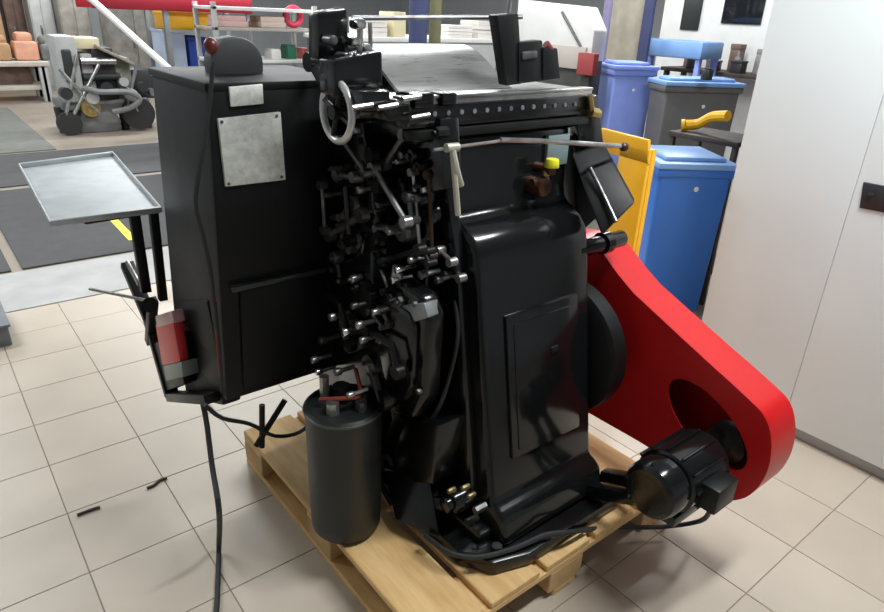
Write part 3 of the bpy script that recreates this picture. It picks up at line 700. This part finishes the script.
# ================================================================== GREY CABINET
KX, KY1 = 2.60, 1.315
ck = empty('storage_cabinet', (KX + .25, .5, 0), 'tall light grey metal storage cabinet with black recessed handle', 'cabinet')
ys = W(779, 437, x=KX).y
KY0 = ys - (KY1 - ys)
MB().box((KX + .03, KY0 + .01, 0), (KX + .45, KY1 - .01, .07), .003).build('plinth', CABS, ck)
MB().box((KX + .02, KY0, .05), (KX + .47, KY1, 2.05), .004).build('body', CABM, ck)
MB().box((KX, ys + .0008, .06), (KX + .022, KY1 - .002, 2.04), .003).build('door', CABM, ck)
d2 = MB().box((KX, KY0 + .002, .06), (KX + .022, ys - .0008, 2.04), .003).build('door', CABM, ck)
q = [W(859, 208, x=KX - .008), W(863, 182, x=KX - .008), W(905, 190, x=KX - .008), W(901, 216, x=KX - .008)]
hn = MB().hexa(q + [p + Vector((.012, 0, 0)) for p in q], .003).build('handle', DPLAS, d2, label='black recessed handle')
MB().hexa([W(866, 196, x=KX - .012), W(867, 190, x=KX - .012), W(878, 192, x=KX - .012), W(877, 198, x=KX - .012),
           *(p + Vector((.006, 0, 0)) for p in (W(866, 196, x=KX - .012), W(867, 190, x=KX - .012), W(878, 192, x=KX - .012), W(877, 198, x=KX - .012)))], .001).build('lock', STEEL, hn) if False else None
MB().cyl(W(871, 194, x=KX - .014), W(871, 194, x=KX - .005), .008).build('lock', DSTEEL, ck)

# ================================================================== BINS AND CLUTTER ON THE RIGHT
def wheelie_bin(name, loc, wd, dp, ht, bm_, lm_, label, rz, lid_tilt=0.0):
    t = empty(name, (loc[0], loc[1], 0), label, 'bin')
    def put(o): 
        o.matrix_parent_inverse = Matrix(); o.parent = t; return o
    k = .9
    b = MB().hexa([(-wd * k / 2, -dp * k / 2, .06), (wd * k / 2, -dp * k / 2, .06), (wd * k / 2, dp * k / 2, .06), (-wd * k / 2, dp * k / 2, .06),
                   (-wd / 2, -dp / 2, ht), (wd / 2, -dp / 2, ht), (wd / 2, dp / 2, ht), (-wd / 2, dp / 2, ht)], .02, 3)
    put(b.build('bin_body', bm_))
    put(MB().box((-wd / 2 - .015, -dp / 2 - .015, ht - .055), (wd / 2 + .015, dp / 2 + .015, ht - .01), .01).build('bin_collar', bm_))
    l = MB().box((-wd / 2 - .02, -dp / 2 - .03, ht - .012), (wd / 2 + .02, dp / 2 + .02, ht + .02), .01)
    l.box((-wd / 2 + .03, -dp / 2 + .03, ht + .01), (wd / 2 - .03, dp / 2 - .05, ht + .045), .02)
    put(l.build('lid', lm_))
    put(MB().cyl((-wd / 2 + .02, dp / 2 + .04, ht), (wd / 2 - .02, dp / 2 + .04, ht), .014).build('grip', bm_))
    for s in (-1, 1):
        put(MB().cyl((s * wd * .42 - .02, dp * .40, .08), (s * wd * .42 + .02, dp * .40, .08), .08, n=24, bev=.01).build('wheel', RUBBER))
    put(MB().sph((wd * .04, -dp / 2 * .985, ht * .87), .014, (1, .3, 1)).build('badge', WHITE))
    t.rotation_euler = (0, 0, rz)
    return t
VA = math.radians(YAW * 180 / math.pi - 90)   # facing the viewer direction is chosen by the row of bins
def bin_at(pxl, pxr, pyl, zrim, *a):
    # front rim corners on the photo, rim height known: gives place, width and heading
    L_, R_ = W(pxl, pyl, z=zrim), W(pxr, pyl + (pxr - pxl) * .03, z=zrim)
    d = R_ - L_; d.z = 0; wd = d.length; u = d.normalized(); n_ = Vector((-u.y, u.x, 0))
    dep = a[0]; c = (L_ + R_) / 2 + n_ * dep / 2
    return wheelie_bin(a[1], c, wd, dep, zrim, a[2], a[3], a[4], math.atan2(u.y, u.x))
bin_at(661, 735, 166, .90, .42, 'wheelie_bin', BLUE, BLUEL, 'royal blue wheelie bin with pale blue lid next to the grey cabinet')
bin_at(615, 656, 68, 1.24, .35, 'tall_bin', LAV, LAV, 'tall lavender-blue bin with haze in its colour behind the yellow hand truck')
bin_at(667, 742, 84, 1.17, .28, 'tall_bin', GREYP, BLUEL, 'tall dark grey bin with pale blue lid standing behind the royal blue one')
# blue crate on a stand behind the bins
cx_ = 6.2
ca, cb_ = W(700, 60, x=cx_), W(628, 62, x=cx_)
zc_ = ca.z
tb = empty('blue_table', (cx_ + .2, (ca.y + cb_.y) / 2, 0), 'light blue plastic table standing behind the two tall bins', 'table')
MB().box((cx_, ca.y, zc_), (cx_ + .4, cb_.y, W(672, 40, x=cx_).z), .02).build('table_top', BLUEL, tb)
for sx in (cx_ + .03, cx_ + .32):
    for sy in (ca.y + .02, cb_.y - .07): MB().box((sx, sy, 0), (sx + .05, sy + .05, zc_ + .02), .004).build('leg', LAV, tb)
c = W(706, 80, z=1.215)
tag(MB().cyl(c, c + Vector((0, 0, .07)), .04, n=18, bev=.006).cyl(c + Vector((0, 0, .07)), c + Vector((0, 0, .08)), .03, n=18).build('black_can', DPLAS), 'small black can on the pale blue bin lid', 'can')
# dark cart that carries the yellow tube
DBR = mat('dark_brown', (.05, .035, .03), .6, var=.3)
tx = 3.55
ya, yb_ = W(740, 134, x=tx).y, W(668, 134, x=tx).y
zt = W(700, 136, x=tx).z
tc_ = empty('dark_trolley', (tx + .15, (ya + yb_) / 2, 0), 'dark brown trolley behind the royal blue bin, carrying the yellow tube', 'trolley')
MB().box((tx, ya, zt - .03), (tx + .35, yb_, zt), .006).build('tray_top', DBR, tc_)
MB().box((tx, ya, .2), (tx + .35, yb_, .23), .006).build('shelf', DBR, tc_)
for sx in (tx + .01, tx + .31):
    for sy in (ya + .02, yb_ - .02): MB().box((sx, sy - .015, .0), (sx + .03, sy + .015, zt - .02), .003).build('leg', DBR, tc_)
P_ = [W(684, 130, x=tx + .08), W(698, 124, x=tx + .12), W(712, 117, x=tx + .12), W(728, 116, x=tx + .1)]
for q in P_: q.z = max(q.z, zt + .034)
P_[0].z = zt + .034
yo = MB().tube(P_, .03, 10, 4).cyl(P_[0], P_[0] + (P_[0] - P_[1]).normalized() * .02, .034).build('yellow_tube', YEL)
tag(yo, 'short bent yellow tube lying on the dark trolley behind the royal blue bin', 'tube')

# yellow hand truck
ht = empty('hand_truck', (2.35, 1.85, 0), 'orange-yellow steel hand truck standing between the press and the royal blue bin', 'hand truck')
TXp = 2.30
q = [W(597, 150, x=TXp), W(601, 128, x=TXp), W(648, 140, x=TXp), W(648, 165, x=TXp)]
MB().hexa(q + [p + Vector((.02, 0, 0)) for p in q], .004).build('top_plate', YEL, ht)
yl_, yr_ = W(618, 160, x=TXp).y, W(648, 160, x=TXp).y
zt_ = W(648, 150, x=TXp).z
MB().box((TXp, yr_, .25), (TXp + .02, yl_, zt_), .004).build('back_plate', YEL, ht)
for yy in (yr_ + .012, yl_ - .012):
    MB().box((TXp + .02, yy - .015, .0), (TXp + .05, yy + .015, zt_), .005).build('rail', YEL, ht)
for z_ in (.35, .6, .8):
    MB().box((TXp + .025, yr_, z_), (TXp + .045, yl_, z_ + .05), .004).build('cross_bar', YEL, ht)
MB().box((TXp - .18, yr_, .0), (TXp + .02, yl_, .012), .003).build('toe_plate', YEL, ht)
for yy in (yr_ - .03, yl_ + .03): MB().cyl((TXp + .12, yy - .02, .1), (TXp + .12, yy + .02, .1), .1, n=24, bev=.01).build('wheel', RUBBER, ht)
MB().cyl((TXp + .12, yr_ - .03, .1), (TXp + .12, yl_ + .03, .1), .012).build('axle', DSTEEL, ht)

# white machine behind the head of the press
wx = 4.2
def qy(pts, x): return [(W(a, b_, x=x).y, W(a, b_, x=x).z) for a, b_ in pts]
wm = empty('white_machine', (wx + .3, W(575, 40, x=wx).y, 0), 'white-panelled machine standing behind the feed table end', 'machine')
yl, yr = W(515, 40, x=wx).y, W(593, 40, x=wx).y
MB().prism([(yl, 1.28), (yr, 1.28), (yr, 1.50), (yr + .12, 1.66), (yl, 1.70)], 0, wx, wx + .16, .01).build('body_panel', WHITE, wm)
MB().box((wx + .01, yr, 0), (wx + .15, yl, 1.285), .01).build('pedestal', mat('dark_pedestal', (.045, .045, .04), .5, var=.3), wm)
MB().tube([W(562, 12, x=wx - .01), W(575, 36, x=wx - .01), W(585, 55, x=wx - .01)], .010).build('panel_edge', DPLAS, wm)
MB().box((wx - .02, W(585, 70, x=wx).y, W(585, 70, x=wx).z), (wx + .01, W(535, 70, x=wx).y, W(560, 45, x=wx).z), .005).build('lower_panel', mat('warm_grey_panel', (.48, .44, .40), .5), wm)
MB().box((wx - .05, W(596, 75, x=wx).y, W(590, 75, x=wx).z), (wx + .01, W(583, 50, x=wx).y, W(590, 53, x=wx).z), .005).build('red_box', mat('dark_red_box', (.32, .05, .05), .5), wm)
# olive and violet boards
xs = 5.6
def board(px0_, px1_, pyt, x, m_, nm, lb, th=.04):
    y0_, y1_ = W(px1_, pyt, x=x).y, W(px0_, pyt, x=x).y; zt_ = W((px0_ + px1_) / 2, pyt, x=x).z
    o = MB().box((x, y0_, 0), (x + th, y1_, max(zt_, 1.2)), .006).build(nm, m_); return tag(o, lb, 'board')
board(607, 614, -20, 5.9, PURP, 'leaning_board', 'narrow violet-grey board standing upright between white machine and lavender-blue bin')
board(615, 650, -20, 6.1, mat('khaki_board', (.34, .31, .24), .7, var=.15), 'leaning_board', 'wide khaki board standing upright behind the lavender-blue bin')
board(648, 658, -20, 6.0, NAVY, 'leaning_board', 'narrow navy board standing upright behind the light blue crate')
# far right: white panel with dark screen, clutter bench
fx = 7.2
fp = empty('white_partition', (fx, W(725, 20, x=fx).y, 0), 'white partition panel with dark window behind the bins', 'partition')
yA, yB = W(790, 20, x=fx).y, W(662, 20, x=fx).y
MB().box((fx, yA, 0), (fx + .06, yB, 2.2), .006).build('panel', WHITE, fp)
MB().box((fx - .02, W(762, 20, x=fx).y, W(740, 24, x=fx).z), (fx + .01, W(722, 20, x=fx).y, 2.05), .004).build('dark_window', GLASSD, fp)
MB().box((fx - .02, W(700, 20, x=fx).y, W(690, 30, x=fx).z), (fx + .01, W(682, 20, x=fx).y, 2.0), .004).build('dark_notice', DPLAS, fp)
bx0 = 6.72
bt = empty('clutter_bench', (bx0 + .3, W(720, 60, x=bx0).y, 0), 'dark workbench with brown clutter in front of the white partition', 'workbench')
y0_, y1_ = W(775, 70, x=bx0).y, W(660, 70, x=bx0).y
zb = W(720, 72, x=bx0).z
MB().box((bx0, y0_, zb - .04), (bx0 + .44, y1_, zb), .005).build('bench_top', DBR, bt)
for sx in (bx0 + .03, bx0 + .37):
    for sy in (y0_ + .03, y1_ - .08): MB().box((sx, sy, 0), (sx + .05, sy + .05, zb - .03), .003).build('leg', DBR, bt)
BRN = mat('brown_item', (.16, .10, .08), .6, var=.3); GRYD = mat('grey_item', (.22, .21, .21), .5, var=.3)
CLUT = [('can', 'short white', WHITE, .05, .10), ('box', 'tall grey', GRYD, .05, .24), ('can', 'tall brown', BRN, .05, .22), ('box', 'low black', DPLAS, .06, .12), ('can', 'slim grey', GRYD, .035, .20), ('box', 'tall brown', BRN, .055, .27),
        ('can', 'short black', DPLAS, .05, .13), ('box', 'low grey', GRYD, .06, .10), ('can', 'short brown', BRN, .05, .14), ('box', 'tall black', DPLAS, .05, .25), ('can', 'tall grey', GRYD, .05, .23), ('box', 'low brown', BRN, .06, .13)]
for i, (kd, ad, m_, s_, h_) in enumerate(CLUT):
    xx = bx0 + .09 + .12 * (i % 3); yy = y0_ + .12 + (y1_ - y0_ - .24) * (i + .5) / len(CLUT)
    if kd == 'can': o = MB().cyl((xx, yy, zb), (xx, yy, zb + h_ * .75), s_, s_ * .9, 14, .005).cyl((xx, yy, zb + h_ * .75), (xx, yy, zb + h_), s_ * .45, n=12).build('paint_can', m_)
    else: o = MB().box((xx - s_, yy - s_, zb), (xx + s_, yy + s_, zb + h_ * .8), .006).box((xx - s_ * 1.05, yy - s_ * 1.05, zb + h_ * .8), (xx + s_ * 1.05, yy + s_ * 1.05, zb + h_), .004).build('small_box', m_)
    tag(o, ad + ' ' + kd + ' on the dark clutter bench by the white partition', kd, 'clutter on the dark bench')

# ================================================================== BACKGROUND BEHIND THE HEAD (upper middle)
yb0 = 4.6
for px_, wd_, m_, nm, lb in ((418, .075, NAVY, 'standing_roll', 'tall navy roll standing upright behind the press'), (435, .05, OLIVE, 'standing_roll', 'tall slim olive roll standing upright beside the navy one')):
    c = W(px_, 30, y=yb0)
    tag(MB().cyl((c.x, c.y, 0), (c.x, c.y, 1.85), wd_, n=24, bev=.01).cyl((c.x, c.y, 1.84), (c.x, c.y, 1.86), wd_ * .5, n=20).build(nm, m_), lb, 'roll')
# pale worktable behind with papers
wt = empty('paper_table', (4.2, 5.6, 0), 'white worktable with paper piles behind the standing rolls', 'table')
xa, xb = W(345, 40, y=5.4).x, W(500, 40, y=5.4).x
zt = W(420, 38, y=5.4).z
MB().box((xa, 5.4, zt - .04), (xb, 6.2, zt), .005).build('table_top', WHITE, wt)
for sx in (xa + .03, xb - .08):
    for sy in (5.43, 6.12): MB().box((sx, sy, 0), (sx + .05, sy + .05, zt - .03), .003).build('leg', GREYM, wt)
MB().box((xa + .02, 5.42, .5), (xb - .02, 5.46, zt - .02), .004).build('front_panel', GREYL, wt)
c = W(394, 8, y=5.6)
bo = empty('carton', (c.x, 5.6, zt), 'tan carton on the white worktable', 'carton')
MB().box((c.x - .07, 5.5, zt), (c.x + .07, 5.75, zt + .22), .004).build('carton_body', CREAM, bo)
MB().box((c.x - .07, 5.61, zt + .215), (c.x + .07, 5.635, zt + .223), .001).build('carton_tape', CARD, bo)
for px_, wd_, h_ in ((368, .12, .16), (452, .16, .12), (478, .12, .17)):
    c = W(px_, 20, y=5.7); t = empty('paper_stack', (c.x, 5.7, zt), {368: 'white paper stack on the worktable beside the tan carton', 452: 'low wide white paper stack on the worktable beside the olive roll', 478: 'taller white paper stack at the free end of the worktable'}[px_], 'paper')
    for k in range(4):
        z0 = zt + h_ * k / 4; j = random.uniform(-.01, .01)
        MB().box((c.x - wd_ + j, 5.55 + j, z0), (c.x + wd_ + j, 5.85 + j, z0 + h_ / 4 - .002), .002, 1).build('ream', PAPER, t)

# ================================================================== RACK WITH RED BEAM (upper left)
ry = 7.0
xl, xr = W(92, 5, y=ry).x, W(252, 5, y=ry).x
rk = empty('red_beam_rack', ((xl + xr) / 2, ry + .3, 0), 'storage rack with a long red front beam', 'rack')
zr = W(170, 11, y=ry).z
MB().box((xl, ry, zr), (xr, ry + .06, zr + .14), .006).build('red_beam', mat('crimson_paint', (.36, .012, .03), .4), rk, label='red rack beam')
MB().box((xl, ry + .6, zr), (xr, ry + .66, zr + .14), .006).build('red_beam', MATS['crimson_paint'], rk)
zs = W(190, 76, y=ry).z
MB().box((xl + .6, ry, zs - .05), (xr + .6, ry + .66, zs), .005).build('rack_shelf', GREYL, rk)
for sx in (xl + .62, xr - .06):
    for sy in (ry + .01, ry + .6): MB().box((sx, sy, 0), (sx + .05, sy + .05, zr + .05), .004).build('upright', GREYM, rk)
def crate_px(nm, pa, pb, y, dep, m_, lb, cat):
    a, b_ = W(*pa, y=y), W(*pb, y=y)
    t = empty(nm, ((a.x + b_.x) / 2, y + dep / 2, a.z), lb, cat)
    MB().box((a.x, y, a.z), (b_.x, y + dep, b_.z), .006).build('body', m_, t)
    MB().box((a.x - .008, y - .008, b_.z - .03), (b_.x + .008, y + dep + .008, b_.z), .004).build('rim', m_, t); return t
def shelfcrate(nm, x0p, x1p, ztop, m_, lb, cat, z0, y=ry + .1, dep=.4):
    a, b_ = W(x0p, ztop, y=y), W(x1p, ztop, y=y)
    t = empty(nm, ((a.x + b_.x) / 2, y + dep / 2, z0), lb, cat)
    MB().box((a.x, y, z0), (b_.x, y + dep, b_.z), .006).build('body', m_, t)
    MB().box((a.x - .008, y - .008, b_.z - .03), (b_.x + .008, y + dep + .008, b_.z), .004).build('rim', m_, t); return b_.z
PALEB = mat('pale_blue', (.45, .52, .66), .5, var=.08); DBLUE = mat('deep_blue', (.02, .05, .30), .45)
z1 = shelfcrate('storage_box', 163, 184, 30, PALEB, 'pale blue box on the rack shelf beside the deep blue one', 'box', zs)
z2 = shelfcrate('storage_box', 188, 205, 37, DBLUE, 'deep blue box on the rack shelf under the red beam', 'box', zs, ry + .08)
z3 = shelfcrate('storage_box', 166, 210, 13, YEL, 'yellow box stacked on the blue boxes of the rack', 'box', max(z1, z2), ry + .1)
# white shelf with bundles right of it
sy = 6.2
xl2, xr2 = W(215, 40, y=sy).x, W(318, 40, y=sy).x
sh = empty('white_shelf', ((xl2 + xr2) / 2, sy + .25, 0), 'white open shelf with bundles behind the control box', 'shelf')
for zp in (60, 28, 8):
    zz_ = W(265, zp, y=sy).z
    MB().box((xl2, sy, zz_ - .03), (xr2, sy + .5, zz_), .004).build('shelf_board', mat('greige_board', (.42, .38, .34), .6, var=.1) if zp == 28 else WHITE, sh)
for sx in (xl2, xr2 - .04):
    for yy in (sy, sy + .46): MB().box((sx, yy, 0), (sx + .04, yy + .04, W(265, 4, y=sy).z), .003).build('upright', GREYL, sh)
z60 = W(265, 60, y=sy).z; z28 = W(265, 28, y=sy).z
for px_, wd_, h_, m_, nm, lb in ((226, .05, .10, PAPER, 'paper_bundle', 'white paper bundle on the white shelf'), (243, .06, .12, GREYL, 'grey_bundle', 'grey bundle on the white shelf'), (275, .05, .09, WHITE, 'white_carton', 'white carton on the white shelf near the red ring'),
                                 (291, .045, .13, GREEN, 'green_box', 'small green box on the white shelf'), (306, .05, .10, PINK, 'faded_red_box', 'faded red box at the end of the white shelf'), (282, .03, .06, DPLAS, 'black_box', 'small black box on the white shelf')):
    c = W(px_, 60, y=sy + .12)
    if nm == 'black_box': c.x += .0
    o = MB().box((c.x - wd_, sy + .08 + (.2 if nm == 'black_box' else 0), z60), (c.x + wd_, sy + .25 + (.2 if nm == 'black_box' else 0), z60 + h_ * .85), .005).box((c.x - wd_ * .9, sy + .09 + (.2 if nm == 'black_box' else 0), z60 + h_ * .8), (c.x + wd_ * .9, sy + .24 + (.2 if nm == 'black_box' else 0), z60 + h_), .005).build(nm, m_)
    tag(o, lb, 'box')
for px_, wd_, m_, nm, lb in ((232, .14, mat('dusty_pink', (.62, .40, .38), .6), 'pink_bundle', 'dusty pink bundle on the upper board of the white shelf'), (272, .13, mat('beige_bundle', (.60, .48, .42), .6), 'beige_bundle', 'beige bundle on the upper board of the white shelf')):
    c = W(px_, 28, y=sy + .1)
    tag(MB().box((c.x - wd_, sy + .05, z28), (c.x + wd_, sy + .35, z28 + .05), .01).box((c.x - wd_ * .95, sy + .07, z28 + .045), (c.x + wd_ * .95, sy + .33, z28 + .10), .012).build(nm, m_), lb, 'bundle')
c = W(304, 20, y=sy - .1)
rr = MB().ring((c.x, sy + .12, z28 + .105), (.2, 1, 0), .075, .03, 28, 10).build('red_ring', mat('crimson', (.62, .04, .09), .4)); tag(rr, 'crimson ring standing on the upper board of the white shelf', 'ring')

# ================================================================== FAR LEFT: GREY MACHINE, BENCH
gy = 9.3
g0 = W(100, 128, z=0)
gm = empty('folding_machine', (g0.x, gy + .4, 0), 'grey paper-folding machine with black rollers and round base beyond the mats', 'machine')
def gx(px_, py_=70, y=gy): return W(px_, py_, y=y).x
def gz(px_, py_, y=gy): return W(px_, py_, y=y).z
MB().prism([(gx(72), 0), (gx(112), 0), (gx(116), .12), (gx(108), .30), (gx(78), .30), (gx(70), .12)], 1, gy + .1, gy + .7, .02).build('pedestal', GREYM, gm)
MB().box((gx(56), gy + .1, .28), (gx(148), gy + .7, .40), .03).build('bed', GREYM, gm)
MB().box((gx(60), gy + .05, .38), (gx(82), gy + .5, 1.15), .03).build('end_frame', GREYL, gm)
MB().box((gx(65), gy + .03, .62), (gx(75), gy + .08, 1.0), .02).build('frame_window', DPLAS, gm)
MB().box((gx(84), gy + .1, .40), (gx(96), gy + .5, .95), .02).build('mid_frame', GREYL, gm)
MB().box((gx(96), gy + .12, .38), (gx(118), gy + .6, 1.02), .02).build('dark_unit', DPLAS, gm)
for z_ in (.5, .68, .86): MB().cyl((gx(83), gy + .06, z_), (gx(118), gy + .06, z_), .045).build('roller', random.choice((RUBBER, STEEL)), gm)
MB().box((gx(118), gy + .15, .38), (gx(134), gy + .6, .9), .02).build('end_frame', mat('olive_grey', (.22, .22, .17), .5), gm)
MB().box((gx(134), gy + .2, .38), (gx(158), gy + .6, .75), .02).build('rear_unit', DPLAS, gm)
MB().box((gx(78), gy + .1, 1.0), (gx(106), gy + .55, 1.13), .02).build('feeder', CREAM, gm)
MB().hexa([(gx(100), gy, 1.02), (gx(136), gy, .80), (gx(136), gy + .5, .80), (gx(100), gy + .5, 1.02), (gx(100), gy, 1.06), (gx(136), gy, .84), (gx(136), gy + .5, .84), (gx(100), gy + .5, 1.06)], .01).build('slanted_table', mat('warm_grey', (.30, .27, .22), .5, var=.2), gm)
for q_, z_ in ((62, .5), (88, .44), (104, .55), (122, .62), (128, .46), (140, .55), (150, .48)):
    MB().cyl((gx(q_), gy - .02, z_), (gx(q_), gy + .12, z_), random.uniform(.04, .08), n=16).build('hand_knob', random.choice((STEEL, DPLAS, GREYL)), gm)
for q_, r_ in ((58, 80), (66, 100), (92, 60), (120, 140), (132, 120)):
    MB().cyl((gx(q_), gy + .02, .25), (gx(r_), gy + .02, random.uniform(.7, 1.0)), .022).build('tie_bar', random.choice((STEEL, GREYM, DPLAS)), gm)
MB().tube([W(84, 88, y=gy), W(100, 92, y=gy - .1), W(128, 92, y=gy - .1), W(140, 99, y=gy - .1), W(130, 108, y=gy - .1), W(112, 112, y=gy - .1)], .035, 8, 3).build('bent_rail', GREYM, gm)
for q in (56, 66, 122, 146):
    MB().cyl((gx(q), gy + .25, 0), (gx(q), gy + .25, .32), .05, .07).build('foot', DPLAS, gm)
MB().cyl((gx(85), gy + .02, .32), (gx(85), gy + .1, .32), .11).build('brass_drum', BRASS, gm)
MB().cyl((gx(133), gy, .22), (gx(133), gy + .15, .22), .20).build('black_wheel', RUBBER, gm)
MB().cyl((gx(60), gy, .14), (gx(60), gy + .1, .14), .14).build('black_wheel', RUBBER, gm)
# white pole
p0, p1 = W(99, 6, y=6.6), W(178, 77, y=5.6)
dpole = p1 - p0; pend = p1 + dpole * (-(p1.z) / dpole.z)
po_ = MB().cyl(p0 - dpole * .15, pend, .028, n=14).cyl(p0 - dpole * .15, p0 - dpole * .12, .036, n=14)
tag(po_.build('white_pole', WHITE), 'long white pole leaning against the red rack beam down to the mats', 'pole')
# workbench far left
wy = 12.6
wb = empty('far_workbench', (W(10, 70, y=wy).x, wy + .4, 0), 'pale workbench with dark shelf at the far end of the green-grey mat', 'workbench')
xa, xb = W(-60, 65, y=wy).x, W(50, 65, y=wy).x
zb = W(20, 62, y=wy).z
MB().box((xa, wy, zb - .07), (xb, wy + .8, zb), .01).build('bench_top', BENCH, wb)
MB().box((xa + .05, wy + .1, .18), (xb - .05, wy + .7, .25), .01).build('lower_shelf', BENCH, wb)
for sx in (xa + .03, (xa + xb) / 2 + .55, xb - .13):
    for syy in (wy + .03, wy + .7): MB().box((sx, syy, 0), (sx + .09, syy + .07, zb - .05), .006).build('leg', GREYL, wb)
MB().box((xa + .2, wy + .3, .25), (xb - .25, wy + .7, zb - .1), .02).build('dark_drawer', BRN, wb)
for px_, wd_, h_, m_, nm, lb in ((28, .17, .42, ORNG, 'salmon_bundle', 'salmon-orange bundle on the far workbench'), (3, .13, .38, CARD, 'brown_carton', 'brown carton at the edge of the far workbench'), (46, .06, .36, GREYM, 'grey_box', 'grey box on the far workbench')):
    c = W(px_, 60, y=wy + .3)
    o = MB().box((c.x - wd_, wy + .2, zb), (c.x + wd_, wy + .6, zb + h_ * .7), .05).box((c.x - wd_ * .7, wy + .25, zb + h_ * .65), (c.x + wd_ * .7, wy + .55, zb + h_), .05).build(nm, m_); tag(o, lb, 'bundle' if 'bundle' in nm else 'box')
# tall furniture at the far end
for px0_, px1_, y_, ht_, m_, nm, lb in ((-30, 4, 14.6, 1.9, CARD, 'far_cupboard', 'brown cupboard behind the far workbench'), (8, 28, 14.8, 1.8, BRN, 'far_cupboard', 'dark brown cupboard behind the salmon bundle'), (33, 56, 14.2, 1.9, GREYL, 'far_cupboard', 'grey cupboard between bench and folding machine'), (62, 92, 13.8, 1.7, mat('taupe', (.26, .24, .21), .6, var=.2), 'far_cupboard', 'taupe cupboard behind the folding machine'), (108, 160, 13.0, 1.6, mat('grey_brown', (.20, .19, .17), .6, var=.25), 'far_cupboard', 'grey-brown cupboard below the red rack beam')):
    a, b_ = W(px0_, 30, y=y_).x, W(px1_, 30, y=y_).x
    t = empty(nm, ((a + b_) / 2, y_ + .25, 0), lb, 'cupboard')
    MB().box((a, y_, .0), (b_, y_ + .5, ht_), .01).build('carcass', m_, t)
    mid = (a + b_) / 2
    for s0, s1 in ((a + .02, mid - .01), (mid + .01, b_ - .02)): MB().box((s0, y_ - .02, .08), (s1, y_ + .01, ht_ - .05), .005).build('door', m_, t)
    MB().box((mid - .06, y_ - .035, ht_ * .5), (mid - .03, y_ - .015, ht_ * .5 + .15), .003).build('handle', DSTEEL, t)
# yellow tape on the mat, small grey foot at the frame edge
a, b_ = W(111, 217, z=.013), W(133, 240, z=.013)
d = (b_ - a).normalized(); n_ = Vector((-d.y, d.x, 0)) * .028
tag(MB().hexa([a - n_, b_ - n_, b_ + n_, a + n_, a - n_ + zz * .003, b_ - n_ + zz * .003, b_ + n_ + zz * .003, a + n_ + zz * .003]).build('floor_tape', TAPE, smooth=0), 'bright yellow tape strip on the dark mat beside the tray post', 'tape')
p = W(-14, 350, z=0)
gb = empty('grey_step', (p.x, p.y, 0), 'low grey-blue step box on the tiles near the pale strip', 'step')
q0, q1 = W(-60, 352, z=0), W(13, 345, z=0)
SLT = mat('slate_blue', (.16, .18, .20), .6)
MB().box((q1.x - .35, q1.y, 0), (q1.x, q1.y + .4, .10), .008).build('step_body', SLT, gb)
MB().box((q1.x - .36, q1.y - .01, .10), (q1.x + .01, q1.y + .41, .115), .004).build('step_top', SLT, gb)
# two thin tubes added for dark streaks on the tile joints
STREAK = mat('dark_streak', (.07, .06, .055), .8, var=.3)
for pts, lb in (([(147, 488), (154, 485), (160, 480), (167, 478)], 'dark curled streak on the tile joint crossing beside the power cable'),
                ([(77, 515), (85, 512), (93, 509), (100, 507)], 'straight dark streak lying along the tile joint')):
    tag(MB().tube([W(a, b_, z=.005) for a, b_ in pts], .005, 8, 4).build('joint_streak', STREAK), lb, 'streak')
